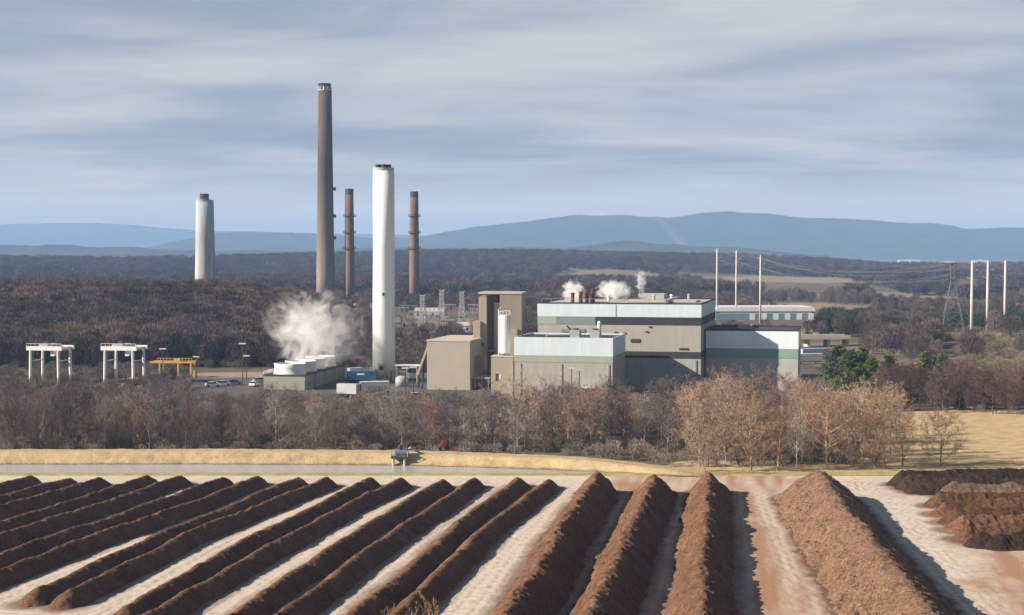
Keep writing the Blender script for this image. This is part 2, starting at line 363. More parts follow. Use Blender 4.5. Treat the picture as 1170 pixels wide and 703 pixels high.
ORD = ['first', 'second', 'third', 'fourth', 'fifth', 'sixth', 'seventh', 'eighth', 'ninth', 'tenth', 'eleventh', 'twelfth', 'thirteenth', 'fourteenth', 'fifteenth', 'sixteenth', 'seventeenth', 'eighteenth', 'nineteenth']
rows = [[(37, 546), (-30, 561)], [(82, 548), (0, 567), (-40, 577)], [(118, 547), (0, 578), (-40, 589)], [(171, 545), (85, 571), (0, 596.5), (-45, 610)], [(208, 545), (100, 580), (0, 611), (-45, 625)],
        [(258, 547), (133, 588), (0, 633), (-45, 649)], [(296, 545), (239, 567), (103, 613), (0, 650.6), (-45, 668)], [(343, 547), (171, 615), (68, 662), (36, 675)], [(376, 547), (212, 610), (103, 664), (72, 678)],
        [(426, 548), (400, 558), (291, 611), (191, 668), (140, 697)], [(460, 548), (400, 574), (256, 651), (171, 699), (140, 717)], [(508, 549), (436, 589), (348, 646), (274, 697), (210, 742)],
        [(542, 548), (500, 576), (436, 616), (385, 653), (321, 700), (260, 745)], [(594, 547), (535, 589), (494, 626), (407, 697), (350, 744)], [(629, 549), (600, 569), (557, 599), (521, 636), (452, 700), (405, 745)],
        [(684, 543), (640, 604), (600, 668), (550, 750)], [(748, 544), (716, 612), (681, 682), (650, 750)], [(809, 543), (807, 610), (803, 690), (801, 750)], [(933, 540), (985, 604), (1042, 672), (1095, 745)]]
ROWP = []
for i, r in enumerate(rows):
    if i < 15: h, w, m, lump = 1.75, 2.2, M['compost'], .5
    elif i < 18: h, w, m, lump = 3.5, 3.75, M['compost_red'], 1.25
    else: h, w, m, lump = 5.0, 6.6, M['chips'], .9
    if i in (14, 13, 11, 9): m = M['compost_red'] if i > 12 else M['compost']
    path = [P(x, y - (3 if q == 0 else 1), h) for q, (x, y) in enumerate(r)]
    ROWP.append((np.array(path), w))
    lab = ('long low dark compost windrow, %s from the left by its far end at the pond' if i < 15 else 'broad red-brown compost windrow, %s from the left by its far end at the pond') % ORD[i]
    if i == 18: lab = 'tallest windrow of pale tan wood chips casting a shadow on the right-hand track'
    if i == 7: lab = 'dark compost windrow with its near tip showing, left of the two at lower left'
    if i == 8: lab = 'dark compost windrow with its near tip showing, right of the two at lower left'
    windrow('compost_windrow' if i < 18 else 'wood_chip_windrow', path, h, w, 101 + i * 7, m, lab, 'windrow', 'long windrows on the compost pad', lump=lump,
            ds=.24 if i > 8 else .3, dc=.2, var=.08 + .03 * (i % 3), crest=.075 if i < 15 else .03, mean=.5)
side = [([(1030, 539.5), (1215, 534)], 2.3, 'dark', 'blackish mulch row at far right, farthest one against the tan field'), ([(1040, 543), (1215, 540.5)], 2.4, 'dark', 'blackish mulch row at far right, second from the tan field'),
        ([(1051, 547), (1215, 548)], 2.4, 'dark', 'blackish mulch row at far right, third from the tan field'), ([(1088, 552), (1215, 555)], 2.4, 'mixed', 'grey-brown flecked mulch row at right between blackish and ginger rows'),
        ([(1074, 563), (1215, 561)], 2.2, 'ginger', 'ginger-brown mulch row at right, farthest of the ginger ones'), ([(1081, 572), (1215, 568)], 2.2, 'ginger', 'ginger-brown mulch row at right, second of the ginger ones from the back'),
        ([(1091, 581), (1215, 575.5)], 2.2, 'ginger', 'ginger-brown mulch row at right, middle of the ginger ones'), ([(1099, 589.5), (1215, 585)], 2.2, 'ginger', 'ginger-brown mulch row at right, second of the ginger ones from the front'),
        ([(1108, 599), (1215, 596)], 2.3, 'ginger', 'ginger-brown mulch row at right, nearest of the ginger ones')]
for i, (r, h, mk, lab) in enumerate(side):
    path = [P(x, y, h) for x, y in r]; ROWP.append((np.array(path), 3.3))
    windrow('mulch_windrow', path, h - .1 if mk == 'ginger' else h + .2, 2.7, 401 + 11 * i, GINGER[i - 4] if mk == 'ginger' else M[mk], lab, 'windrow', 'short windrows at the right of the pad', lump=.9, ds=.26, dc=.2, var=.14)
windrow('compost_heap', [P(1120, 611, 1.6), P(1126, 611, 1.6)], 2.0, 2.3, 611, M['dark'], 'small black heap at the foot of the ginger rows on the right', 'heap', 'black heaps by the ginger rows')
windrow('compost_heap', [P(1142, 615, 1.4), P(1200, 612, 1.4)], 1.9, 2.5, 617, M['dark'], 'longer black heap running out of frame below the ginger rows', 'heap', 'black heaps by the ginger rows', var=.2)

# ------------------------------------------------------------------ compost pad
px_, py_ = np.meshgrid(np.arange(-135, 140, .42), np.arange(120, 280.2, .42)); 
near = np.full(px_.shape, 99.); near_chip = near.copy()
for path, w in ROWP:
    for a, b in zip(path[:-1, :2], path[1:, :2]):
        d = b - a; t = np.clip(((px_ - a[0]) * d[0] + (py_ - a[1]) * d[1]) / (d @ d), 0, 1)
        q = np.hypot(px_ - a[0] - t * d[0], py_ - a[1] - t * d[1]) - w; near = np.minimum(near, q)
        if path is ROWP[18][0]: near_chip = np.minimum(near_chip, q)
cxr, cyr = ROWP[17][0][:, 0], ROWP[17][0][:, 1]
xr = np.interp(py_, cyr[::-1], cxr[::-1])
ang = R(-9); al = px_ * math.cos(ang) + py_ * math.sin(ang); ac = -px_ * math.sin(ang) + py_ * math.cos(ang)
streak = fbm(al / 1.6, ac / 24., 71, 4); blotch = fbm(px_ / 9, py_ / 9, 73, 4); fine = fbm(px_ / 1.3, py_ / 2.2, 75, 3)
spill = np.clip(1 - (near - .1 + .7 * blotch + .5 * fine) / 1.3, 0, 1) * .8
spill = np.maximum(spill, np.clip(1.25 - (near_chip + .8 * fbm(px_ / 2.2, py_ / 2.2, 83, 3)) / 1.1, 0, 1))
xl = np.interp(py_, ROWP[15][0][::-1, 1], ROWP[15][0][::-1, 0])
zone = sstep(-2, 6, px_ - xl) * (1 - sstep(14, 26, px_ - xr))                       # reddish strip between the broad rows
xb = np.interp(py_, [120, 173, 210, 240, 280], [XY(1050, 120), XY(1085, 173), XY(1060, 210), XY(1040, 240), XY(1030, 280)])
zone2 = sstep(2, 11, px_ - xb + 4 * blotch) * (1 - sstep(238, 268, py_)) * 1.5
red = zone * (.62 + .6 * np.clip(streak * 1.3 + blotch * .25, -.6, 1)) + zone2 * (.55 + .5 * blotch + .45 * streak) + .15 * np.clip(blotch * 1.5, 0, 1)
xd = np.interp(py_, ROWP[18][0][::-1, 1], ROWP[18][0][::-1, 0]); fr = (px_ - xr) / np.maximum(xd - xr, 1)
red = red * (1 - .7 * np.exp(-((fr - .52 + .05 * fbm(py_ / 15, px_ * 0, 85, 2)) / .085) ** 2) * (.7 + .6 * fine)) + .22 * (np.exp(-((fr - .36) / .05) ** 2) + np.exp(-((fr - .64) / .04) ** 2)) * (.7 + .8 * fine)
# tyre tracks curving over the bare corner on the right
for off in (-1.4, 0, 1.3, 3.4, 5.1, 7.5):
    xc = np.interp(py_, [150, 175, 190, 205, 225], [50 + off, 56 + off, 61 + off * .8, 63 + off * .6, 58 + off * .5])
    red = red + .35 * np.exp(-((px_ - xc) / .45) ** 2) * sstep(150, 170, py_) * (1 - sstep(205, 225, py_)) * (.6 + .6 * fine)
rut = np.clip(np.cos(near * 2 * np.pi / 1.15 + 1.2 * blotch) * 2.0 - .9 + 1.1 * fine, 0, 1) * sstep(.5, 1.3, near) * (1 - sstep(5, 9, near)) * (.45 + .5 * fbm(px_ / 5, py_ / 14, 77, 3))
rut = rut + .6 * np.clip(fbm(px_ / .9, py_ / .9, 79, 2) * 2 - .9, 0, 1)
PadM = mat('pale_gravel_pad', (.52, .46, .395), 1, .17, .9, bump=.1, bscale=5, attr=['red', 'rut', 'spill'], attrcols=[(.315, .185, .115), (.235, .18, .135), (.13, .078, .052)], detail=9)
padZ = .02 + .03 * fine * (near < 3) - .05 * np.clip(rut, 0, .6) + .04
structure(link('compost_pad', grid_mesh('compost_pad', px_, py_, padZ, {'red': red, 'spill': spill, 'rut': rut}), PadM), 'pale gravel pad stained red-brown between the windrows', 'pad')

# ------------------------------------------------------------------ pond, bank, berm
berm_px = [(-60, 514, 2.3), (250, 513, 2.4), (430, 514.5, 2.3), (520, 516, 2.3), (600, 519, 2.2), (670, 523, 2.0), (725, 528, 1.6), (765, 533, 1.1), (792, 538, .7)]
bp_ = np.array([P(*b) for b in berm_px]); BERM = bp_
X, Y, Z = sweep(bp_, 2.3, 4.7, 77, lump=.25, ds=.5, dc=.3, profile='flat', var=.05, mean=.2)
hs = np.interp(X, bp_[:, 0], [2.3, 2.4, 2.3, 2.3, 2.2, 2.0, 1.5, 1.0, .6]) / 2.3
structure(link('embankment', grid_mesh('embankment', X, Y, Z * hs, {'mud': 1 - sstep(.12, .42, Z * hs + .1 * fbm(X / 1.5, Y / 1.5, 55, 2))}), M['berm']), 'grassy tan berm curving round the far side of the pond', 'embankment')
wat = bpy.data.materials.new('pond_water'); wat.use_nodes = True
n, l = wat.node_tree.nodes, wat.node_tree.links; b = n['Principled BSDF']
b.inputs['Base Color'].default_value = (.39, .40, .43, 1); b.inputs['Roughness'].default_value = .12; b.inputs['Specular IOR Level'].default_value = .6
g = n.new('ShaderNodeNewGeometry'); mp = n.new('ShaderNodeMapping'); mp.inputs['Scale'].default_value = (.5, 1.4, 1); l.new(g.outputs['Position'], mp.inputs[0])
z = n.new('ShaderNodeTexNoise'); z.inputs['Scale'].default_value = 1.6; z.inputs['Detail'].default_value = 4; l.new(mp.outputs[0], z.inputs[0])
bp = n.new('ShaderNodeBump'); bp.inputs['Distance'].default_value = .16; bp.inputs['Strength'].default_value = 1; l.new(z.outputs[0], bp.inputs['Height']); l.new(bp.outputs[0], b.inputs['Normal'])
wx0 = XY(-80, 290)
wp = [(wx0, 282.2), (XY(700, 282.2, 541), 282.2), (XY(722, 284.5, 541), 284.5), (XY(722, 288, 541), 288), (XY(640, 299, 536), 299), (XY(520, 301.5), 301.5), (wx0, 302)]
mbw = MB(); mbw.add([(x, y, .07) for x, y in wp], [tuple(range(len(wp)))])
structure(mbw.build('pond', wat), 'narrow strip of pale pond water along the pad', 'pond')
X, Y, Z = sweep([(-120, 281.6, 0), (XY(800, 281.8, 541), 281.8, 0), (XY(1035, 283, 541), 283, 0)], .28, 1.5, 79, lump=.08, ds=.5, dc=.25, profile='flat', var=.1, mean=.15)
structure(link('pond_bank', grid_mesh('pond_bank', X, Y, Z), M['bank']), 'low yellow-green grass bank between pad and pond', 'bank')

def sheet(name, poly, z, m, label, cat, nx=60):
    mb = MB(); mb.add([(x, y, z) for x, y in poly], [tuple(range(len(poly)))]); return structure(mb.build(name, m), label, cat)
sheet('field', [(XY(960, 283.6, 541), 283.6), (150, 284), (190, 398), (XY(1100, 398, 468), 398), (XY(1020, 392, 470), 392), (XY(1002, 362, 470), 362), (XY(1008, 345, 470), 345), (XY(985, 330, 470), 330), (XY(990, 318, 480), 318), (XY(955, 306, 480), 306), (XY(962, 297, 480), 297)], .01, M['field'], 'dry tan grass field on the right', 'field')
sheet('woodland_edge_grass', [(XY(735, 283, 541), 283), (XY(1022, 289, 535), 283), (XY(1022, 289, 535), 297), (XY(960, 300, 535), 300), (XY(930, 298, 535), 298), (XY(890, 303, 535), 303), (XY(850, 299, 535), 299), (XY(815, 304, 535), 303), (XY(770, 300, 535), 299)], .006, M['grass'], 'strip of dry grass under the trees beside the pad', 'grass')
M['gravel'] = mat('pale_gravel', (.50, .47, .43), 1, .12, .3)
sheet('road', [(XY(1085, 402, 466), 402), (200, 406), (200, 410), (XY(1085, 405, 466), 406)], .03, M['gravel'], 'pale farm road behind the field', 'road')
sheet('yard', [(-105, 425), (102, 425), (125, 560), (150, 660), (40, 660), (10, 560), (-40, 560), (-112, 500)], .0, M['asphalt'], 'dark asphalt yard around the plant', 'yard')
sheet('dirt_road', [(XY(215, 505), 497), (XY(320, 505), 503), (XY(320, 530), 525), (XY(215, 520), 520)], .03, mat('dirt', (.26, .21, .17), 1, .2, .2), 'bare earth strip behind the yellow gantry', 'road')

# ------------------------------------------------------------------ plant buildings
RZ = R(-12)
def parapet_roof(root, x0, x1, y0, y1, z, t=.35, h=.7, pm=None, rm=None):
    mb = MB(); mb.box(x0, x1, y0, y0 + t, z, z + h).box(x0, x1, y1 - t, y1, z, z + h).box(x0, x0 + t, y0 + t, y1 - t, z, z + h).box(x1 - t, x1, y0 + t, y1 - t, z, z + h)
    mb.build('parapet', pm or M['char'], root)
    MB().box(x0 + t, x1 - t, y0 + t, y1 - t, z - .2, z + .08).build('roof', rm or M['roof_dark'], root)

# main block
c = PD(801, 348, 450); hM = float(c[2])
main = empty('plant_building', (c[0], c[1], 0), RZ, 'tallest beige power plant block with white top band and two charcoal bands', 'building')
Wm, Dm = 47.5, 50
def ppm(Y): return FPX / Y
def hz(py, Y=450): return ZY(py, Y)
MB().box(-Wm, 0, 0, Dm, 0, hM - .15).build('wall', M['beige'], main)
MB().box(-Wm - .12, .12, -.12, Dm + .12, hz(363), hM - .1).build('white_band', M['white'], main)
MB().box(-30.5, .10, -.10, Dm + .10, hz(372), hz(363) - .02).build('dark_band', M['char'], main)
MB().box(-42.0, -30.52, -.10, 4, hz(372), hz(363) - .02).build('grey_panel', M['greyblue'], main)
MB().box(-Wm - .1, -42.02, -.10, 4, hz(372), hz(363) - .02).build('sage_panel', M['sage'], main)
MB().box(-Wm - .10, .10, -.10, Dm + .10, hz(410), hz(402.5)).build('dark_band', M['char'], main)
MB().box(-24.6, -24.3, -.16, -.12, hz(363) + .1, hM - .2).build('joint_strip', M['greyblue'], main)
parapet_roof(main, -Wm - .1, .1, -.1, Dm + .1, hM - .1, .3, .45, M['char'], M['roof_pale'])
MB().box(-20.2, -17.6, -.25, .2, hz(392), hz(388)).build('louvre', M['steel_dark'], main)
MB().box(-6.2, -3.6, -.22, .2, hz(400), hz(398)).build('vent', M['steel_dark'], main)
for x, zq in ((-25, 380), (-22.5, 381), (-16, 379), (-15, 373.5), (-8, 416)):
    MB().box(x, x + .8, -.3, .2, hz(zq + 1.2), hz(zq)).build('light_fitting', M['steel_dark'], main)
MB().box(-24, -3, 16, 30, hM + .1, hM + .5).build('roof_patch', M['roof_tan'], main)
MB().box(-22, -14, 30, 38, hM + .1, hM + 2.2).build('roof_house', M['metal'], main)
for k in range(6):
    MB().lathe([(.45, hM), (.45, hM + 1.6), (.7, hM + 1.7), (.2, hM + 2.1)], -30 + k * 4.6, 22 + (k % 3) * 7, 10).build('roof_vent', M['metal'] if k % 2 else M['white_plain'], main)
red_x = [(-38.6, 2.6), (-36.4, 2.9), (-34.8, 2.8), (-33.2, 3.6), (-34.0, 2.2)]
for k, (x, hh) in enumerate(red_x):
    MB().lathe([(.55, hM), (.55, hM + hh), (.75, hM + hh), (.75, hM + hh + .35), (.4, hM + hh + .35)], x, 8 + k * 1.5, 12).build('exhaust_stack', M['rust'], main)

for x in (-44, -34, -26.6, -9.5, -1.6): MB().tube([(x, -.3, 0), (x, -.3, hz(411))], .12, 6).build('downpipe', M['metal'], main)
for x in (-40.5, -36.2, -31.9): MB().box(x, x + 2.6, -.24, .1, hz(381), hz(377.5)).build('louvre', M['greyblue'], main)
mb = MB(); mb.tube([(-Wm + 1, .6, hM + 1.35), (-1, .6, hM + 1.35)], .05, 4); [mb.tube([(x, .6, hM), (x, .6, hM + 1.35)], .05, 4) for x in np.linspace(-Wm + 1, -1, 17)]; mb.build('roof_railing', M['metal'], main)
MB().box(-12, -11, 8, 44, hM + .4, hM + 1.0).build('cable_duct', M['metal'], main)
# low block in front
c = PD(700, 388.5, 425); hL = float(c[2])
low = empty('plant_building', (c[0], c[1], 0), RZ, 'lower grey-beige plant block with white top band standing left in front', 'building')
Wl, Dl = 27.1, 24
h5 = lambda py: ZY(py, 425)
MB().box(-Wl, 0, 0, Dl, 0, hL - .1).build('wall', M['beige'], low)
MB().box(-Wl - .12, .12, -.12, Dl + .12, h5(407.5), hL).build('white_band', M['white'], low)
MB().box(-Wl - .08, .08, -.08, Dl + .08, h5(415), h5(407.5) - .02).build('sage_band', M['sage'], low)
parapet_roof(low, -Wl - .1, .1, -.1, Dl + .1, hL, .3, .5, M['white'], M['roof_dark'])
for x in (-12.6, -7.0):
    u = MB().box(x, x + 2.6, 5, 8.5, hL, hL + 2.3).build('air_unit', M['metal'], low); MB().lathe([(.9, hL + 2.3), (.9, hL + 2.7)], x + 1.3, 6.7, 14).build('fan', M['steel_dark'], u)
MB().lathe([(.55, hL), (.55, hL + 4.2), (.3, hL + 4.6)], -5.2, 10, 14).build('tank', M['white_plain'], low)
MB().tube([(-12.4, 6, hL + 2.2), (-13.6, 6, hL + 3.4)], .28).build('hood', M['steel_dark'], low)
MB().box(-9.2, -4.6, -2.2, -.09, 3.2, 3.5).build('canopy', M['white_plain'], low)
MB().box(-8.4, -7.2, -.1, .2, 0, 2.4).build('door', M['steel_dark'], low)
MB().box(-3.2, -.5, .5, 1.0, hL + .1, hL + .9).build('roof_curb', M['char'], low)

for x in (-25.6, -14.2, -1.2): MB().tube([(x, -.28, 0), (x, -.28, h5(416))], .11, 6).build('downpipe', M['metal'], low)
MB().box(-22, -18.5, -.16, .1, 0, 4.4).build('loading_door', M['metal'], low)
MB().tube([(-20, 9, hL + .5), (-14, 12, hL + .5), (-13, 16, hL + .5)], .3, 8).build('roof_pipe', M['metal'], low)
# right block, cladding colours lightened to offset the main block's shadow
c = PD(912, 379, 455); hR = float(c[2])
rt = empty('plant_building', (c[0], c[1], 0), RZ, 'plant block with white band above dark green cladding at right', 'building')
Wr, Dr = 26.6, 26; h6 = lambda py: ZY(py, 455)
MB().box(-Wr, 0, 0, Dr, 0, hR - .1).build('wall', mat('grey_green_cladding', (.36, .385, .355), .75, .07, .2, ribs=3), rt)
MB().box(-Wr, .12, -.12, Dr + .12, h6(399), hR).build('white_band', mat('white_cladding_shade_lift', (.64, .73, .79), .6, .06, .8, ribs=3, stretch=(1, 1, .12), detail=8), rt)  # lighter copy of the white cladding, making up for the shade on this block
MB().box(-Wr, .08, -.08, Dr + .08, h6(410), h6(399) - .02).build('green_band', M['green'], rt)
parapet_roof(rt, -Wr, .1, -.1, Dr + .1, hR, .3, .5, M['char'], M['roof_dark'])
MB().box(-18, -14, 12, 16, hR, hR + 1.3).build('air_unit', M['metal'], rt)
MB().box(-2.6, -.8, -.1, .2, 0, 2.4).build('door', M['steel_dark'], rt)

# tower block with recess
Yt = 470; tw = empty('tower_building', (XY(547, Yt), Yt, 0), R(-6), 'tall tan concrete tower with a deep vertical recess beside the silo', 'building')
zt = ZY(337, Yt); s = Yt / FPX
MB().box(0, 9 * s, 0, 13, 0, zt - .5).build('wall', M['tan'], tw)
MB().box(9 * s + .01, 20 * s, 4.2, 13, 0, zt - .3).build('recess_wall', M['taupe'], tw)
MB().box(17 * s, 24 * s, 1.6, 4.15, 0, ZY(346, Yt)).build('column', M['tan'], tw)
MB().box(24 * s + .01, 49 * s, .3, 13.2, 0, zt + .25).build('wall', M['taupe'], tw)
MB().box(-.2, 49 * s + .2, .1, 13.4, zt + .26, zt + .75).build('roof', M['roof_tan'], tw)
MB().box(-1.6, .6, -1.2, 5, 0, ZY(367, Yt)).build('stair_block', M['tan'], tw)
MB().box(33 * s, 45 * s, -3, .28, 0, ZY(376, Yt)).build('annex', M['tan'], tw)
MB().box(9 * s + .05, 17 * s - .05, 1.8, 4.15, 10.2, 10.6).build('ledge', M['metal'], tw)
MB().box(3 * s, 5.5 * s, -.08, .05, 12, 13).build('louvre', M['steel_dark'], tw)

# long beige block
Yb = 455; bl = empty('plant_building', (XY(537, Yb), Yb, 0), RZ, 'plain windowless beige block with pale roof, left of the tan tower', 'building')
zb = ZY(390.5, Yb); Wb = 12.9
MB().box(-Wb, 0, 0, 28, 0, zb).build('wall', mat('stone_beige', (.325, .30, .26), .85, .05, .2, ribs=3), bl)
MB().box(-Wb - .15, .15, -.15, 28.2, zb, zb + .35).build('roof', M['roof_tan'], bl)
MB().prism([(-Wb - 3.6, 4.0), (-Wb - 2.9, 4.0), (-Wb - .1, 11.6), (-Wb - .1, 13)], 1, 4).build('conveyor', M['tan'], bl)
MB().tube([(-Wb - 2.2, 2.4, 0), (-Wb - 1.2, 2.4, 8.6)], .3).build('brace', M['steel_dark'], bl)
MB().tube([(-Wb - 3.2, 2.4, 0), (-Wb - 3.2, 2.4, 4)], .25).build('brace', M['steel_dark'], bl)
MB().box(.05, 5.4, 2, 10, 3.2, 3.6).build('loading_platform', M['metal'], bl)
for x in (1, 3, 5): MB().tube([(x, 2.3, 0), (x, 2.3, 3.2)], .12).build('post', M['metal'], bl)
MB().box(.03, 3, 6, 9, 5.5, 9.5).build('duct', M['taupe'], bl)

# silo on its block
Ys = 437; sb = empty('silo_block', (XY(561, Ys), Ys, 0), R(-8), 'small tan concrete block carrying the white silo', 'building')
zs = ZY(408, Ys); MB().box(0, 6.2, 0, 6.2, 0, zs).build('wall', M['tan'], sb); MB().box(-.1, 6.3, -.1, 6.3, zs, zs + .25).build('roof', M['roof_tan'], sb)
MB().box(1.3, 2.1, -.06, .1, 4.2, 6.2).build('door', M['steel_dark'], sb); MB().box(2.3, 2.8, -.06, .1, 4.6, 6.0).build('window', M['white_plain'], sb)
cs = np.array((XY(576.8, 440), 440)); si = empty('silo', (cs[0], cs[1], zs + .25), 0, 'white cylindrical silo with top railing and side ladder', 'silo')
hs_ = ZY(361, 440) - zs
MB().lathe([(1.58, .5), (1.6, .9), (1.6, hs_ - .3), (1.45, hs_)], 0, 0, 24).build('shell', M['white_plain'], si, True)
for k in range(4): a = k * math.pi / 2 + .6; MB().box(1.25 * math.cos(a) - .12, 1.25 * math.cos(a) + .12, 1.25 * math.sin(a) - .12, 1.25 * math.sin(a) + .12, 0, .6).build('leg', M['metal'], si)
mb = MB()
for k in range(10): a = k * math.pi / 5; mb.tube([(1.5 * math.cos(a), 1.5 * math.sin(a), hs_ - .1), (1.5 * math.cos(a), 1.5 * math.sin(a), hs_ + 1.1)], .06, 4)
ringp = [(1.5 * math.cos(k * math.pi / 8), 1.5 * math.sin(k * math.pi / 8), hs_ + 1.1) for k in range(17)]; mb.tube(ringp, .06, 4); mb.build('railing', M['white_plain'], si)
MB().tube([(-1.75, -.6, 0), (-1.75, -.6, hs_ + 1.6), (-1.2, -.5, hs_ + 2.0)], .16).build('pipe', M['white_plain'], si)
mb = MB(); [mb.tube([(x, -1.72, .4), (x, -1.72, hs_ + .4)], .05, 4) for x in (.55, .95)]; [mb.tube([(.55, -1.72, .6 + j * .6), (.95, -1.72, .6 + j * .6)], .035, 4) for j in range(int(hs_ / .6))]; mb.build('ladder', M['metal'], si)

# ------------------------------------------------------------------ chimneys
def rungs(mb, x, y, z0, z1, step=1.2, w=.5):
    mb.tube([(x - w, y, z0), (x - w, y, z1)], .09, 4).tube([(x + w, y, z0), (x + w, y, z1)], .09, 4); z = z0
    while z < z1: mb.tube([(x - w, y, z), (x + w, y, z)], .06, 4); z += step
Yw = 490; ws = empty('plant_chimney', (XY(438.6, Yw), Yw, 0), 0, 'thick plain white chimney rising from the plant yard', 'chimney')
zw = ZY(193, Yw); rw = 12.0 * Yw / FPX
MB().lathe([(rw * 1.09, 0), (rw * 1.07, 12), (rw * 1.0, 40), (rw * .985, zw)], 0, 0, 48).build('shaft', M['stack_white'], ws, True)
MB().lathe([(rw * 1.02, zw - .5), (rw * 1.02, zw + .25), (rw * .9, zw + .25)], 0, 0, 48).build('rim', M['metal'], ws)
for x, y in ((-1.5, -.4), (.15, -.9), (1.6, -.2)): MB().lathe([(.85, zw), (.85, zw + 1.3), (.7, zw + 1.3)], x, y, 16).build('flue', mat('sooty_steel', (.04, .03, .028), .8, .3, 1), ws)
mb = MB(); rungs(mb, rw * .92, -rw * .62, 2, zw - 1); mb.build('ladder', M['white_plain'], ws)
b_ = MB().box(-1.4, .4, -rw - 1.6, -rw + .3, 0, 5.6).build('access_tower', M['tan'], ws); MB().box(-1.0, .1, -rw - 1.7, -rw - 1.58, 3.6, 4.8).build('louvre', M['steel_dark'], b_)
MB().box(-.15, .55, -rw * 1.05 - .25, -rw + .2, 26.5, 27.4).build('port', M['steel_dark'], ws)
MB().box(-4.2, -3.2, -4.6, -2.8, 0, 4.2).build('duct', M['white_plain'], ws)
MB().box(2.6, 7, -3, 2, 0, 3.2).build('fan_house', M['roof_tan'], ws)

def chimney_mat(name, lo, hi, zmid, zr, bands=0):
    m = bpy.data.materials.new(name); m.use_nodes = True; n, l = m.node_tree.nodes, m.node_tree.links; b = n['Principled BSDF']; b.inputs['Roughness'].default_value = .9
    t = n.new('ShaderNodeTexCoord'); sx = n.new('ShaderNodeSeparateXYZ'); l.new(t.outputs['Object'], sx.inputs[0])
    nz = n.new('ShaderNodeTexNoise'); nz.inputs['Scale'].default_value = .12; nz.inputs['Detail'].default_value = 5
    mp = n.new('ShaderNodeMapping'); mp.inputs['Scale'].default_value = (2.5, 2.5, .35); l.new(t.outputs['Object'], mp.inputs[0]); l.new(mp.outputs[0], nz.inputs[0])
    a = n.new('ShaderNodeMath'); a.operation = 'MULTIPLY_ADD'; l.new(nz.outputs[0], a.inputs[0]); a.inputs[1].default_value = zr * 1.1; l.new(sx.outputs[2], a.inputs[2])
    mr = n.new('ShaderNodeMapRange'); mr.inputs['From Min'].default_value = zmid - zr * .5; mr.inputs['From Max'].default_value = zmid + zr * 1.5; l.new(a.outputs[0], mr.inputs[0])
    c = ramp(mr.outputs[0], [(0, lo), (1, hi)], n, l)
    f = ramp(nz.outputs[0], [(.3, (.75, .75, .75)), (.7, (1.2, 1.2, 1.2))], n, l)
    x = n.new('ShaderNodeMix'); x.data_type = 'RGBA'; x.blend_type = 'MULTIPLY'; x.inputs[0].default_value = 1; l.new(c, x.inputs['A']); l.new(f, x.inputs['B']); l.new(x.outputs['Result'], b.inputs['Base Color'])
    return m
Yc = 1160; k = Yc / FPX
tall = empty('brick_chimney', (XY(371.5, Yc, 250), Yc, 0), 0, 'tallest brown chimney, fading to grey-beige at its foot', 'chimney')
zt_ = ZY(96, Yc)
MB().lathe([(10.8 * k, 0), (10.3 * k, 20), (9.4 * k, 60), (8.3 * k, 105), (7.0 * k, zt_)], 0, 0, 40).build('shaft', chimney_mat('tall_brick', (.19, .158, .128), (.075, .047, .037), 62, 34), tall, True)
MB().lathe([(7.25 * k, zt_ - 1.4), (7.3 * k, zt_ + .2), (6.2 * k, zt_ + .2)], 0, 0, 40).build('cap', mat('soot', (.03, .025, .025), .9, .2, .3), tall)
mb = MB()
for i in range(20):
    if i % 2: a = i * math.pi / 10; mb.tube([(7.18 * k * math.cos(a), 7.18 * k * math.sin(a), zt_ - 4.6), (7.15 * k * math.cos(a), 7.15 * k * math.sin(a), zt_ - 2)], .42, 4)
mb.lathe([(7.12 * k, zt_ - 4.9), (7.16 * k, zt_ - 4.9), (7.16 * k, zt_ - 4.4), (7.12 * k, zt_ - 4.4)], 0, 0, 40, False); mb.build('rim_lattice', M['pole'], tall)
for zq in (ZY(216, Yc), ZY(247, Yc), ZY(272, Yc)):
    MB().box(8.0 * k, 8.0 * k + 2.8, -1.4, 1.4, zq - 1.2, zq + 1.2).build('platform', M['steel_dark'], tall)
mb = MB(); mb.tube([(10.2 * k, -1, 20), (7.6 * k, -1, zt_ - 3)], .35, 4); mb.build('cable_tray', M['steel_dark'], tall)
def small_chimney(px, pyt, label, first=None):
    z = ZY(pyt, Yc)
    root = empty('brick_chimney', (XY(px, Yc, 270), Yc, 0), 0, label, 'chimney', 'pair of slim brown chimneys')
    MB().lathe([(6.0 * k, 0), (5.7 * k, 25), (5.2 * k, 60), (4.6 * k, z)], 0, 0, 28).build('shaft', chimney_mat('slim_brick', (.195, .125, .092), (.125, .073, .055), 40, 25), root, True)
    MB().lathe([(4.75 * k, z - 4.2), (4.8 * k, z), (3.9 * k, z)], 0, 0, 28).build('cap', M['steel_dark'], root)
    for q, pyq in enumerate((247, 266, 284)):
        zq = ZY(pyq, Yc); rr = 5.0 * k + .15 * q
        g_ = MB().lathe([(rr, zq - .5), (rr + 1.3, zq - .4), (rr + 1.3, zq), (rr, zq)], 0, 0, 24, False).build('gallery', M['steel_dark'], root)
        mb = MB()
        for i in range(12): a = i * math.pi / 6; mb.tube([((rr + 1.2) * math.cos(a), (rr + 1.2) * math.sin(a), zq), ((rr + 1.2) * math.cos(a), (rr + 1.2) * math.sin(a), zq + 1.2)], .1, 4)
        mb.tube([((rr + 1.2) * math.cos(i * math.pi / 12), (rr + 1.2) * math.sin(i * math.pi / 12), zq + 1.2) for i in range(25)], .1, 4); mb.build('railing', M['steel_dark'], g_)
    return root
small_chimney(399.3, 216, 'slim brown chimney with galleries between tall brown and white chimneys')
small_chimney(473.3, 219, 'slim brown chimney with galleries right of the white chimney')
Yl = 1120; kl = Yl / FPX
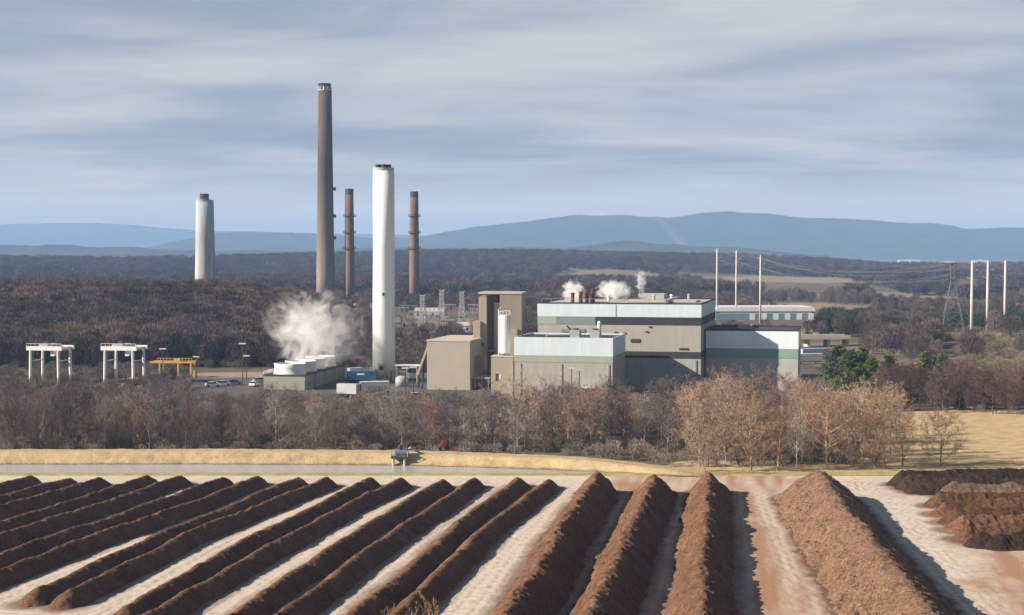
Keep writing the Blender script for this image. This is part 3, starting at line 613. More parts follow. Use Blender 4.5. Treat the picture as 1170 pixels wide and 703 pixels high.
pl = empty('concrete_chimney', (XY(233.8, Yl, 270), Yl, 0), 0, 'stout pale grey chimney with dark inner flue above the wooded hill', 'chimney')
zl = ZY(229, Yl)
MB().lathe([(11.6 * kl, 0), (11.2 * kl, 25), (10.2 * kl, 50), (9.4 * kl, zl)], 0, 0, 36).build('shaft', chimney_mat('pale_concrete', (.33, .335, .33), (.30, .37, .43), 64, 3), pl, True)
MB().lathe([(5.2 * kl, zl - 2), (5.2 * kl, ZY(221.5, Yl)), (4.4 * kl, ZY(221.5, Yl))], 0, 0, 24).build('flue', mat('sooty_flue', (.06, .045, .042), .9, .2, .3), pl)
MB().lathe([(9.5 * kl, zl - 1), (9.6 * kl, zl + .4), (8 * kl, zl + .4)], 0, 0, 36).build('rim', M['metal'], pl)
mb = MB(); mb.tube([(9.2 * kl + 2.0, -1, 0), (8.6 * kl + 1.2, -1, zl)], .3, 4); mb.build('ladder', M['metal'], pl)

pb = empty('pipe_bridge', (XY(453, 480), 480, 0), R(-3), 'low grey pipe bridge between the white chimney and the beige block', 'pipe rack')
for x in (0, 3.2, 6.2): mb = MB(); mb.tube([(x, 0, 0), (x, 0, 5)], .14, 6).tube([(x, 1.6, 0), (x, 1.6, 5)], .14, 6).tube([(x, -.1, 4.9), (x, 1.7, 4.9)], .12, 6); mb.build('trestle', M['metal'], pb)
for y, z, r_ in ((.2, 5.3, .28), (.85, 5.25, .22), (1.4, 5.35, .32), (.8, 4.4, .15)): MB().tube([(-.5, y, z), (7.4, y, z)], r_, 8).build('pipe', M['white_plain'] if r_ > .25 else M['metal'], pb)
tk = empty('storage_tank', (XY(459, 468), 468, 0), 0, 'squat pale tank beside the white chimney foot', 'tank'); MB().lathe([(1.9, 0), (1.9, 2.4), (1.2, 3.0), (.2, 3.2)], 0, 0, 24).build('shell', M['metal'], tk, True); MB().tube([(1.95, -.4, 0), (1.95, -.4, 4.0), (.6, -.2, 4.6)], .1, 6).build('pipe', M['metal'], tk)
# ------------------------------------------------------------------ cooling tower
Yk = 455; ct = empty('cooling_tower', (XY(348, Yk), Yk, 0), R(-9.4), 'long low beige cooling tower with white fan shrouds and steam', 'cooling tower')
hk = 4.1
MB().box(-12.4, 0, 0, 43.5, 0, hk).build('wall', mat('cooling_wall', (.27, .28, .225), .85, .1, .3, ribs=2), ct)
MB().box(-12.6, .2, -.2, 43.7, hk, hk + .3).build('deck', M['roof_dark'], ct)
MB().box(-.02, .12, 0, 43.4, 2.6, hk - .2).build('louvre_band', M['tan'], ct)
for j in range(4):
    yy = 5.8 + j * 10.6
    f_ = MB().lathe([(4.9, hk + .3), (4.6, hk + .9), (4.45, hk + 2.0), (4.7, hk + 3.3), (4.55, hk + 3.3), (4.3, hk + 2.0)], -6.2, yy, 36, False).build('fan_shroud', M['white_plain'], ct, True)
    MB().lathe([(.8, hk + 2.2), (.6, hk + 2.7)], -6.2, yy, 12).build('hub', M['metal'], f_)
    mb = MB(); [mb.box(-6.2 - 4.2, -6.2 + 4.2, yy - .25, yy + .25, hk + 2.3, hk + 2.4) for _ in (0,)]; mb.build('blade', M['metal'], f_)
MB().box(-12.45, -12.3, 0, 43, hk + .3, hk + 1.3).build('railing', M['white_plain'], ct)
for y in (0.3, 10.5, 21, 31.5, 42): MB().tube([(.3, y, 0), (.3, y, hk)], .18, 6).build('downpipe', M['metal'], ct)

# ------------------------------------------------------------------ gantry cranes
def gantry(px):
    Y = 480; g = empty('gantry_crane', (XY(px, Y), Y, 0), RZ)
    w, d, h = 9.4, 7.5, ZY(397, Y)
    for x in (0, w):
        for y in (0, d): MB().tube([(x + (.15 if x == 0 else -.15), y, h - .8), (x, y, .9), (x, y, 0)], [.42, .50, .55], 8).build('leg', M['white_plain'], g)
    for y in (0, d): MB().box(-1.1, w + 1.2, y - .45, y + .45, h - .9, h + .35).build('girder', M['white_plain'], g)
    for x in (0, w): MB().box(x - .35, x + .35, .46, d - .46, h - .8, h).build('end_tie', M['white_plain'], g)
    for x in (0, w): MB().tube([(x, .1, h * .62), (x, d - .1, h * .62)], .18, 6).build('sill_beam', M['white_plain'], g)
    tr = MB().box(2.6, 5.4, .5, d - .5, h + .37, h + 1.0).build('trolley', M['metal'], g); MB().box(3.2, 4.6, 2, 4.4, h + 1.0, h + 1.7).build('winch', M['steel_dark'], tr)
    mb = MB(); mb.tube([(-1, -.4, h + 1.15), (w + 1, -.4, h + 1.15)], .07, 4); [mb.tube([(x, -.4, h + .35), (x, -.4, h + 1.15)], .07, 4) for x in np.linspace(-1, w + 1, 9)]; mb.build('railing', M['white_plain'], g)
    MB().box(6.4, 7.6, .6, 1.9, h - 2.6, h - .95).build('cab', M['white_plain'], g)
    mb = MB(); rungs(mb, .75, .1, .5, h - 1, .9, .25); mb.build('ladder', M['metal'], g)
    return g
tag(gantry(34.5), 'white gantry crane with four legs, the one at far left', 'crane', 'white gantry cranes')
tag(gantry(119.5), 'white gantry crane with four legs, next to the yellow gantry', 'crane', 'white gantry cranes')
Y = 500; yg = empty('gantry_crane', (XY(173, Y), Y, 0), R(-4), 'low yellow gantry with railing behind the bare trees', 'crane')
hy = ZY(413, Y)
MB().box(-.5, 13.3, -.3, .3, hy - .55, hy).build('girder', M['yellow'], yg); MB().box(-.5, 13.3, 3.7, 4.3, hy - .55, hy).build('girder', M['yellow'], yg)
for x, y in ((2.6, 0), (8.6, 0), (12.7, 0), (2.6, 4), (12.7, 4)): MB().box(x - .24, x + .24, y - .24, y + .24, 0, hy - .56).build('leg', M['yellow'], yg)
mb = MB(); mb.tube([(2, -.3, hy + 1), (13.2, -.3, hy + 1)], .08, 4); [mb.tube([(x, -.3, hy), (x, -.3, hy + 1)], .08, 4) for x in np.linspace(2, 13.2, 12)]; mb.build('railing', M['yellow'], yg)
MB().box(7.2, 9.0, .5, 3.5, hy + .02, hy + .8).build('trolley', M['yellow'], yg)

# ------------------------------------------------------------------ power poles, lattice towers, wires
TOPS = {}
def pole(px, pyb, pyt, label, grp, w=1.0):
    Y = float(P(px, pyb)[1]); h = ZY(pyt, Y); r = empty('transmission_pole', (XY(px, Y, pyb), Y, 0), 0, label, 'power pole', grp)
    MB().lathe([(.85 * w, 0), (.5 * w, h)], 0, 0, 14).build('shaft', M['pole'], r, True)
    for i, q in enumerate((.96, .86, .76)):
        if w < .8 and i == 2: continue
        a = MB().tube([(0, 0, h * q), (2.6 if i % 2 else -2.6, 0, h * q + .8)], [.18, .1], 5).build('crossarm', M['pole'], r)
        MB().tube([(2.6 if i % 2 else -2.6, 0, h * q + .7), (2.6 if i % 2 else -2.6, 0, h * q - .9)], .13, 5).build('insulator', M['steel_dark'], a)
    MB().lathe([(1.0 * w, 0), (1.0 * w, .4)], 0, 0, 14).build('base', M['concrete'], r)
    TOPS[px] = (r.location.x, Y, h)
pole(819, 365, 284, 'pale power pole rising behind the main plant block', 'three pale poles right of the plant', .75)
pole(841, 365, 286, 'pale power pole in front of the teal warehouse, middle of three', 'three pale poles right of the plant', .75)
pole(868.5, 370, 292, 'pale power pole in front of the teal warehouse, right of three', 'three pale poles right of the plant', .75)
pole(1110, 386, 298, 'thick pale power pole beside the lattice pylon', 'three thick pale poles at far right')
pole(1128, 382, 298, 'thick pale power pole, middle of the far-right three', 'three thick pale poles at far right')
pole(1148, 377, 298, 'thick pale power pole, rightmost of the far-right three', 'three thick pale poles at far right')
def lattice(px, Y, pyt, bw, label, m, t=.16):
    h = ZY(pyt, Y); r = empty('lattice_pylon', (XY(px, Y), Y, 0), R(-10), label, 'pylon', None)
    def hw(z): q = z / h; return bw / 2 * (1 - q / .72) + .9 * q / .72 if q < .72 else .9
    zs_ = [0, .17 * h, .32 * h, .45 * h, .56 * h, .65 * h, .72 * h, .8 * h, .88 * h, .96 * h]
    for sx, sy in ((-1, -1), (1, -1), (1, 1), (-1, 1)):
        MB().tube([(sx * hw(z), sy * hw(z), z) for z in zs_], t * 1.3, 4).build('leg', m, r)
    mb = MB(); cs_ = ((-1, -1), (1, -1), (1, 1), (-1, 1))
    for z0, z1 in zip(zs_[:-1], zs_[1:]):
        for i in range(4):
            a, b = cs_[i], cs_[(i + 1) % 4]; w0, w1 = hw(z0), hw(z1)
            mb.tube([(a[0] * w0, a[1] * w0, z0), (b[0] * w1, b[1] * w1, z1)], t * .7, 4).tube([(b[0] * w0, b[1] * w0, z0), (a[0] * w1, a[1] * w1, z1)], t * .7, 4)
            mb.tube([(a[0] * w1, a[1] * w1, z1), (b[0] * w1, b[1] * w1, z1)], t * .7, 4)
    mb.build('bracing', m, r)
    for q in (.74, .84, .94):
        L_ = bw * .42; MB().tube([(-L_, 0, q * h + .8), (0, 0, q * h + .2), (L_, 0, q * h + .8)], [.08, .3, .08], 4).build('crossarm', m, r)
    TOPS[('L', px)] = (r.location.x, Y, h)
lattice(1088, 742, 297, 11.5, 'grey steel lattice pylon beside the thick pale poles', mat('weathered_steel', (.085, .095, .11), .6, .12, .5), .15)
lattice(597, 620, 322, 6, 'slim dark lattice mast behind the tan tower', M['steel_dark'], .1)
lattice(733, 900, 312, 5, 'faint grey lattice mast behind the main block roof', M['metal'], .14)
lattice(690, 980, 318, 5, 'faint dark lattice mast above the roof steam', M['steel_dark'], .1)
for px_l, Yl_, pyt_ in ((505, 800, 330), (528, 820, 332), (483, 760, 336)):
    lattice(px_l, Yl_, pyt_, 4, {505: 'faint lattice mast in the distant switchyard, tallest', 528: 'faint lattice mast in the distant switchyard, right one', 483: 'faint lattice mast in the distant switchyard, left one'}[px_l], M['metal'], .1)
SWM = mat('dull_steel', (.17, .18, .19), .7, .15, .5)
sw_rng = random.Random(9)
for j in range(16):
    Y_ = sw_rng.uniform(740, 960); px_s = sw_rng.uniform(444, 548); g = empty('switchgear_frame', (XY(px_s, Y_), Y_, 0), R(sw_rng.uniform(-20, 10)), 'pale steel switchyard frame among others beyond the white chimney', 'switchgear', 'switchyard frames beyond the white chimney')
    w_, h_ = sw_rng.uniform(5, 11), sw_rng.uniform(6, 11)
    for x in (0, w_): MB().tube([(x, 0, 0), (x, 0, h_)], .16, 5).build('post', SWM, g)
    MB().box(-.5, w_ + .5, -.18, .18, h_, h_ + .5).build('beam', SWM, g)
    for x in np.linspace(w_ * .2, w_ * .8, 3): MB().lathe([(.2, h_ - 1.6), (.3, h_ - .8), (.12, h_)], x, 0, 8).build('insulator', SWM, g)
for j in range(9):
    Y_ = sw_rng.uniform(730, 930); px_s = sw_rng.uniform(446, 545); g = empty('transformer', (XY(px_s, Y_), Y_, 0), R(sw_rng.uniform(-20, 10)), 'grey transformer with radiator fins in the switchyard beyond the white chimney', 'transformer', 'switchyard transformers')
    MB().box(-2, 2, -1.4, 1.4, .3, 3.4).build('tank', SWM, g); MB().box(-2.7, -2.02, -1.2, 1.2, .6, 3).build('radiator', M['steel_dark'], g)
    for x in (-1, 0, 1): MB().lathe([(.2, 3.4), (.25, 4.2), (.08, 4.9)], x, 0, 8).build('bushing', M['rust'], g)
WM = mat('wire', (.2, .2, .22), .6, .05, 1)
def wire(a, b, sag, r_=.045, label='', grp='power wires across the distant valley'):
    a, b = Vector(a), Vector(b); pts = []; r = r_ * .62
    for i in range(25): t = i / 24; p = a.lerp(b, t); p.z -= sag * 4 * t * (1 - t); pts.append(p)
    tag(MB().tube(pts, r, 4).build('power_wire', WM), label, 'wire', grp)
lt = TOPS[('L', 1088)]
p1, p2, p3 = TOPS[819], TOPS[841], TOPS[868.5]; q1, q2, q3 = TOPS[1110], TOPS[1128], TOPS[1148]
wl = 'thin power wire strung between the pale poles and the lattice pylon'
for (a, b) in ((p1, lt), (p2, lt), (p3, lt), (p3, q1), (p2, q2), (p1, q3)):
    for dz in (1.2, 6.5): wire((a[0], a[1], a[2] - dz), (b[0], b[1], b[2] - dz), 8, .05, wl)
for (a, dz) in ((q1, 2), (q1, 7), (q2, 2), (q3, 2), (lt, 3), (lt, 9)):
    wire((a[0], a[1], a[2] - dz), (a[0] + 190, a[1] - 60, a[2] - dz + 1), 7, .045, 'thin power wire leaving the far-right poles out of frame', 'power wires at far right')
for (px0, py0, px1, py1, Yw_) in ((-20, 398, 330, 352, 540), (-20, 402, 330, 360, 541), (70, 396, 330, 385, 560), (200, 402, 345, 396, 535)):
    a, b_ = PD(px0, py0, Yw_), PD(px1, py1, Yw_ + 60); wire(a, b_, 3.5, .05, 'thin power wire sagging in front of the wooded hill', 'power wires by the wooded hill')
for (px0, py0, px1, py1, Yw_) in ((455, 322, 640, 330, 850), (455, 328, 640, 334, 850), (600, 331, 819, 318, 900), (480, 346, 600, 342, 800)):
    wire(PD(px0, py0, Yw_), PD(px1, py1, Yw_ + 30), 5, .055, 'thin power wire over the distant switchyard', 'power wires over the switchyard')

# lamp posts
def lamp(px, Y, pyt, label):
    h = ZY(pyt, Y); r = empty('lamp_post', (XY(px, Y), Y, 0), 0, label, 'lamp post', 'tall yard lamp posts')
    MB().lathe([(.16, 0), (.1, h)], 0, 0, 8).build('pole', M['steel_dark'], r); MB().box(-1.0, 1.0, -.25, .25, h - .1, h + .25).build('lamp_head', M['white_plain'], r)
for i_, a in enumerate(((277, 470, 393), (281.5, 495, 407), (186, 470, 399), (224, 500, 408), (463, 440, 421), (472, 446, 420), (412, 432, 428), (653, 418, 421), (662, 419, 424))):
    lamp(*a, ['slim yard lamp post between yellow gantry and cooling tower, taller one', 'slim yard lamp post between yellow gantry and cooling tower, shorter one', 'slim lamp post rising above the left end of the yellow gantry', 'slim lamp post at the right end of the yellow gantry',
              'slim lamp post right of the white chimney foot, nearer one', 'slim lamp post right of the white chimney foot, farther one', 'slim lamp post left of the white chimney foot', 'slim lamp post before the lower white-banded block, left one', 'slim lamp post before the lower white-banded block, right one'][i_])

# ------------------------------------------------------------------ warehouse, distant buildings, bridge
Y = 930; wh = empty('warehouse', (XY(818, Y), Y, 0), R(2), 'long low teal warehouse with pale roof beyond the pale poles', 'building')
L_ = XY(932, Y) - XY(818, Y); hw_ = ZY(356, Y)
MB().box(0, L_, 0, 30, 0, hw_).build('wall', M['teal'], wh)
MB().prism([(-.5, hw_ + .02), (L_ + .5, hw_ + .02), (L_ - 1, hw_ + 2.6), (.6, hw_ + 2.6)], -.5, 30.5).build('roof', M['white_plain'], wh)
for x in np.linspace(20, L_ - 4, 6): MB().box(x, x + 3.2, -.12, .1, 0, 3.6).build('loading_door', M['white_plain'], wh)
MB().box(2, L_ - 2, -.1, .1, hw_ - 1.2, hw_ - .6).build('trim', M['white_plain'], wh)
def shed(px, Y, w, d, h, rz, wm, rm, label, grp='small buildings beyond the plant', z=None):
    x = XY(px, Y); z = float(terrain(np.array([x]), np.array([float(Y)]))[0]) if z is None else z
    r = empty('distant_building', (x, Y, z), R(rz), label, 'building', grp)
    MB().box(-w / 2, w / 2, 0, d, -1, h).build('wall', wm, r)
    MB().add([(-w / 2 - .3, -.3, h), (w / 2 + .3, -.3, h), (w / 2 + .3, d + .3, h), (-w / 2 - .3, d + .3, h), (-w / 2 - .3, d / 2, h + d * .16 + .6), (w / 2 + .3, d / 2, h + d * .16 + .6)],
             [(0, 1, 5, 4), (2, 3, 4, 5), (1, 2, 5), (3, 0, 4), (3, 2, 1, 0)]).build('roof', rm, r)
    k_ = max(2, int(w / 4))
    for j in range(min(k_, 8)): x_ = -w / 2 + (j + .5) * w / min(k_, 8); MB().box(x_ - .6, x_ + .6, -.08, .1, h * .35, h * .75).build('window', M['glass'], r)
WP, RT, RD = M['white_plain'], M['roof_pale'], M['roof_dark']
shed(345, 1030, 32, 14, 5, 4, WP, M['white_plain'], 'long white shed left of the tallest chimney foot'); shed(334, 1090, 16, 12, 4, 8, M['teal'], WP, 'small pale-roofed shed left of the tallest chimney')
shed(415, 1010, 14, 9, 4.5, -5, M['tan'], RT, 'small beige shed between slim and white chimneys'); shed(490, 950, 18, 10, 4, -8, M['metal'], RT, 'grey shed in the switchyard right of the slim chimney')
shed(528, 780, 10, 7, 3.4, -8, M['metal'], RT, 'small grey hut in the switchyard left of the tower'); shed(950, 900, 9, 8, 3.2, 6, WP, RT, 'white house right of the teal warehouse, nearest it'); shed(962, 915, 8, 8, 3.6, -8, WP, RT, 'white house right of the teal warehouse, middle one')
shed(973, 890, 10, 8, 3.0, 12, WP, WP, 'white house right of the teal warehouse, farthest from it'); shed(12, 1500, 16, 9, 5, 5, WP, WP, 'white farmhouse beyond the wood at the far left edge'); shed(78, 1480, 20, 10, 4.5, -6, WP, WP, 'long white barn beyond the wood at far left')
shed(165, 1500, 12, 9, 4.0, 9, M['tan'], RT, 'small beige house beyond the wood, left of the pale chimney'); shed(775, 1450, 18, 10, 5, 0, WP, RT, 'pale farm building in the tan field above the roof')
shed(1040, 4600, 60, 50, 7, 0, M['concrete'], RT, 'wide pale shed far off in the right-hand valley'); shed(1085, 4300, 34, 40, 6, 5, M['concrete'], RT, 'smaller pale shed far off in the right-hand valley'); shed(1120, 5200, 40, 40, 7, 0, M['concrete'], RT, 'grey shed far off at the right valley edge'); shed(975, 5000, 30, 30, 7, 0, M['concrete'], RT, 'pale shed far off, leftmost in the right-hand valley')
Y = 640; br = empty('overpass', (XY(912, Y), Y, 0), R(4), 'pale concrete overpass on stubby piers right of the plant', 'bridge')
zb_ = ZY(385.5, Y); Lb = XY(973, Y) - XY(912, Y)
MB().box(0, Lb, 0, 9, zb_ - .9, zb_ - .1).build('deck', M['concrete'], br)
for y in (0.02, 8.68): MB().box(0, Lb, y, y + .3, zb_ - .09, zb_ + .8).build('parapet', M['roof_tan'], br)
for x in (4.2, 12.5, Lb - 1.4): MB().box(x, x + 1.1, 1.2, 7.8, 0, zb_ - .92).build('pier', M['concrete'], br)

# ------------------------------------------------------------------ vehicles, containers
def car(px, Y, rz, m, label, grp='vehicles parked around the plant'):
    r = empty('parked_car', (XY(px, Y), Y, .02), R(rz), label, 'car', grp)
    MB().prism([(-2.2, .35), (2.2, .35), (2.25, .85), (1.3, .98), (-1.9, 1.0), (-2.25, .8)], -.88, .88).build('body', m, r)
    cb_ = MB().add([(-1.75, -.82, 1.0), (1.2, -.82, 1.0), (1.2, .82, 1.0), (-1.75, .82, 1.0), (-1.2, -.66, 1.52), (.35, -.66, 1.52), (.35, .66, 1.52), (-1.2, .66, 1.52)], [(4, 5, 6, 7), (0, 1, 5, 4), (1, 2, 6, 5), (2, 3, 7, 6), (3, 0, 4, 7)]).build('cabin', M['glass'], r)
    MB().box(-1.25, .4, -.7, .7, 1.5, 1.56).build('roof', m, r)
    for x in (-1.4, 1.4):
        for y in (-.8, .8): MB().tube([(x, y - .12, .33), (x, y + .12, .33)], .34, 12).build('wheel', M['black'], r)
    for y in (-.6, .6): MB().box(2.2, 2.29, y - .16, y + .16, .62, .78).build('headlight', M['white_plain'], r)
    return r
cars = [(243, 466, 15, 'white_plain', 'white car, leftmost in the yard behind the yellow gantry'), (255, 470, 12, 'silver', 'silver car second from left in the yard right of the yellow gantry'), (268, 474, 10, 'blue', 'blue car in the yard left of the cooling tower'),
        (290, 468, 80, 'white_plain', 'white car parked end-on left of the cooling tower'), (297, 482, 20, 'silver', 'silver car close to the cooling tower wall'), (628, 416, 5, 'white_plain', 'white car under the canopy of the lower white-banded block'),
        (662, 411, -8, 'silver', 'silver car in front of the lower white-banded block'), (722, 420, -10, 'white_plain', 'white car in front of the main block'), (748, 424, -12, 'silver', 'silver car in front of the main block'), (776, 422, -8, 'white_plain', 'white car near the right end of the main block'),
        (475, 430, 30, 'white_plain', 'white car parked below the long beige block')]
for px, Y, rz, m, lab in cars: car(px, Y, rz, M[m], lab)
def trailer(px, Y, rz, m, label, L=12.0, grp='containers and trailers around the plant'):
    r = empty('box_trailer', (XY(px, Y), Y, 0), R(rz), label, 'trailer', grp)
    MB().box(-L / 2, L / 2, -1.25, 1.25, 1.1, 3.8).build('box', m, r); MB().box(-L / 2, L / 2, -.5, .5, .8, 1.09).build('chassis', M['steel_dark'], r)
    for x in (-L / 2 + 1.2, -L / 2 + 2.5):
        for y in (-1.0, 1.0): MB().tube([(x, y - .2, .5), (x, y + .2, .5)], .5, 12).build('wheel', M['black'], r)
    for y in (-.7, .7): MB().box(L / 2 - 2.2, L / 2 - 2.0, y - .08, y + .08, 0, .8).build('landing_leg', M['metal'], r)
trailer(413, 478, 4, M['blue'], 'blue box trailer left of the white chimney foot', 9); trailer(405, 492, 40, M['white_plain'], 'small white box trailer left of the white chimney foot', 5)
trailer(922, 560, 20, M['white_plain'], 'white box trailer in the yard below the overpass, nearest'); trailer(930, 590, 25, M['silver'], 'silver box trailer in the yard below the overpass, middle'); trailer(921, 600, -10, M['blue'], 'blue box trailer in the yard below the overpass, farthest')
trailer(428, 440, 14, M['white_plain'], 'white box trailer just in front of the white chimney', 8); trailer(398, 432, -22, M['silver'], 'grey box trailer before the cooling tower end', 6)

# pump station on the pond
pc = P(459, 531.5, .1); ps = empty('pump_station', (pc[0], pc[1], 0), 0, 'grey pump house on pale legs standing at the pond edge', 'pump station')
for x in (-1.5, .6):
    for y in (-.7, 1.0): MB().lathe([(.26, -.1), (.26, 1.5)], x, y, 10).build('leg', M['concrete'], ps)
MB().box(-2.0, 1.2, -1.1, 1.5, 1.5, 1.75).build('platform', M['steel_dark'], ps)
MB().box(-1.2, .7, -.7, 1.1, 1.75, 3.0).build('pump_housing', mat('blue_grey_paint', (.13, .16, .22), .6, .15, 1), ps)
MB().lathe([(.45, 3.0), (.42, 3.7), (.2, 3.9)], -.3, .2, 12).build('motor', M['steel_dark'], ps)
mb = MB(); [mb.tube([(x, y, 1.75), (x, y, 2.85)], .06, 4) for x in (-1.95, 1.15) for y in (-1.05, .2, 1.45)]; mb.tube([(-1.95, -1.05, 2.85), (1.15, -1.05, 2.85), (1.15, 1.45, 2.85), (-1.95, 1.45, 2.85), (-1.95, -1.05, 2.85)], .06, 4); mb.build('railing', M['metal'], ps)
MB().tube([(.5, .3, 2.4), (1.6, .6, 3.3), (2.6, 1.6, 2.6), (3.6, 4.0, 1.6)], .22, 8).build('outlet_pipe', M['metal'], ps)
# red machine on the berm
rc = P(507, 514.5, 2.2); rm_ = empty('tractor', (rc[0], rc[1] + .3, 2.15), R(10), 'small red tractor with raised arm parked on the berm crest', 'tractor'); rm_.scale = (.68, .68, .68)
MB().prism([(-1.4, .7), (.4, .7), (.5, 1.3), (-.1, 1.5), (-1.4, 1.35)], -.5, .5).build('hood', M['red'], rm_)
MB().box(.1, 1.3, -.6, .6, .7, 1.2).build('seat_deck', M['red'], rm_); MB().box(.7, 1.0, -.35, .35, 1.2, 1.75).build('seat', M['black'], rm_)
for x, r_ in ((-1.0, .45), (.9, .75)):
    for y in (-.75, .75): MB().tube([(x, y - .17, r_), (x, y + .17, r_)], r_, 14).build('wheel', M['black'], rm_)
MB().tube([(.3, -.4, 1.2), (.2, -.4, 2.4), (.9, -.4, 2.6)], .09, 6).build('roll_bar', M['red'], rm_)
MB().tube([(-1.2, 0, 1.3), (-.2, 0, 2.5), (.6, 0, 2.9)], [.2, .16, .12], 6).build('arm', M['red'], rm_)
MB().box(1.4, 2.9, -.9, .9, .25, .7).build('mower_deck', M['red'], rm_)

# ------------------------------------------------------------------ trees
def gen_tree(seed, H, Wd, z0=.2, nprim=15, nsec=8, ntw=7, nsub=5, tw=.035, lean=.0, upright=.55, shape='oval', stems=1):
    rnd = random.Random(seed); T = MB(); Cw = MB()
    def rv(s=1): return Vector((rnd.gauss(0, s), rnd.gauss(0, s), rnd.gauss(0, s)))
    def blade(p, d, L, w):
        s = d.cross(rv()).normalized() * w * .5; m_ = p + d * L * .55 + rv(.05 * L); e = p + d * L
        o = len(Cw.v); Cw.v += [tuple(p - s), tuple(p + s), tuple(m_ + s * .6), tuple(m_ - s * .6), tuple(e)]; Cw.f += [(o, o + 1, o + 2, o + 3), (o + 3, o + 2, o + 4)]
    def env(z):
        q = (z / H - z0) / (1 - z0)
        if q < 0 or q > 1: return .1
        if shape == 'oval': return Wd * math.sqrt(max(.02, 1 - ((q - .42) / .6) ** 2))
        if shape == 'round': return Wd * math.sqrt(max(.03, 1 - ((q - .5) / .56) ** 2))
        return Wd * (1 - q) ** .55 * min(1, q * 5 + .3)
    for st in range(stems):
        base = Vector((0, 0, 0)) if stems == 1 else Vector((rnd.uniform(-.6, .6), rnd.uniform(-.6, .6), 0)); top = base + Vector((rnd.uniform(-1, 1) * .06 * H + (0 if stems == 1 else rnd.uniform(-1, 1) * Wd * .5), rnd.uniform(-1, 1) * .06 * H + (0 if stems == 1 else rnd.uniform(-1, 1) * Wd * .5), H * rnd.uniform(.82, .93)))
        pts = [base.lerp(top, t) + Vector((rnd.uniform(-1, 1), rnd.uniform(-1, 1), 0)) * .012 * H * (t > 0) for t in (0, .15, .3, .45, .6, .75, .9, 1)]
        r0 = .0125 * H / stems ** .3; T.tube(pts, [r0 * 1.25, r0, r0 * .88, r0 * .72, r0 * .55, r0 * .38, r0 * .2, r0 * .06], 7)
        def ptr(t): i = min(6, int(t * 7)); return pts[i].lerp(pts[i + 1], t * 7 - i)
        n_ = nprim // stems + 1
        for i in range(n_):
            t = z0 * .8 + (1 - z0 * .8) * (i + rnd.random() * .8) / n_; t = min(.97, t); p = ptr(t); az = i * 2.4 + rnd.uniform(-.5, .5); el = rnd.uniform(.2, .75) * upright * 1.8 + .25 * t
            d = Vector((math.cos(az) * math.cos(el), math.sin(az) * math.cos(el), math.sin(el)))
            L = max(.12 * H * .8, env(p.z + .12 * H) * rnd.uniform(.8, 1.1)) / max(.45, math.cos(el)); L = min(L, (H * 1.02 - p.z) / max(.25, math.sin(el)) * 1.0 + .3)
            q = [p]; dd = d.copy()
            for s_ in range(4): q.append(q[-1] + dd * L / 4); dd = (dd + Vector((0, 0, .13 * upright * 2)) + rv(.10)).normalized()
            rr = r0 * .45 * (1 - .5 * t); T.tube(q, [rr, rr * .75, rr * .5, rr * .3, rr * .08], 5)
            for j in range(nsec):
                u = .22 + .78 * (j + rnd.random()) / nsec; u = min(u, .99); k_ = min(3, int(u * 4)); pp = q[k_].lerp(q[k_ + 1], u * 4 - k_)
                d2 = (dd * .55 + rv(.55) + Vector((0, 0, .3))).normalized(); L2 = L * rnd.uniform(.28, .48) * (1.15 - .45 * u)
                e2 = pp + d2 * L2; Cw.tube([pp, pp.lerp(e2, .5) + rv(.04 * L2), e2], [rr * .32, rr * .22, .012], 3)
                for s_ in range(ntw):
                    v = .15 + .85 * rnd.random(); p3 = pp.lerp(e2, v); d3 = (d2 * .6 + rv(.55) + Vector((0, 0, .2))).normalized(); L3 = L2 * rnd.uniform(.35, .6); blade(p3, d3, L3, tw * 1.25)
                    for w_ in range(nsub): blade(p3 + d3 * L3 * rnd.uniform(.2, 1), (d3 * .6 + rv(.6) + Vector((0, 0, .15))).normalized(), L3 * rnd.uniform(.4, .8), tw)
    return T.mesh('trunk'), Cw.mesh('crown')
VAR = {}
VAR['oval'] = [gen_tree(1, 13, 4.2, .08, 22, 8, 7, 6, .027), gen_tree(2, 12.5, 3.6, .1, 21, 8, 7, 6, .027), gen_tree(3, 13.5, 4.6, .07, 23, 8, 7, 6, .027), gen_tree(10, 13, 3.9, .15, 20, 8, 7, 6, .027), gen_tree(11, 13, 4.4, .05, 24, 7, 7, 6, .026, upright=.75)]
VAR['round'] = [gen_tree(4, 9, 4.6, .14, 18, 8, 7, 5, .028, shape='round', upright=.42), gen_tree(5, 10, 4.4, .12, 19, 8, 7, 5, .028, shape='round', upright=.48)]
VAR['narrow'] = [gen_tree(6, 13, 2.6, .1, 20, 7, 6, 5, .03), gen_tree(7, 12, 2.3, .15, 18, 7, 6, 5, .03, upright=.7)]
VAR['shrub'] = [gen_tree(8, 5, 2.8, .05, 16, 6, 6, 5, stems=4, tw=.03, shape='round'), gen_tree(9, 4.5, 2.6, .05, 15, 6, 6, 4, stems=5, tw=.03, shape='round')]
for vs in VAR.values():
    for t, c_ in vs: t.materials.append(M['bark']); c_.materials.append(M['twig'])
VH = {'oval': [13, 12.5, 13.5, 13, 13], 'round': [9, 10], 'narrow': [13, 12], 'shrub': [5, 4.5]}
trng = random.Random(5)
def tree(x, y, h, kind, idx, col, label, grp, wide=1.0, name='bare_tree', z=0.0, cat='tree'):
    tm, cm = VAR[kind][idx % len(VAR[kind])]; s = h / VH[kind][idx % len(VAR[kind])]
    r = empty(name, (x, y, z), trng.uniform(0, 6.28), label, cat, grp); r.scale = (s * wide, s * wide, s)
    a = link('trunk', tm, None, r); b = link('crown', cm, None, r)
    f_ = trng.choice((.9, 1.0, 1.3, 2.0)); a.color = (*[min(.5, c * f_) for c in col], 1); b.color = (*col, 1); return r

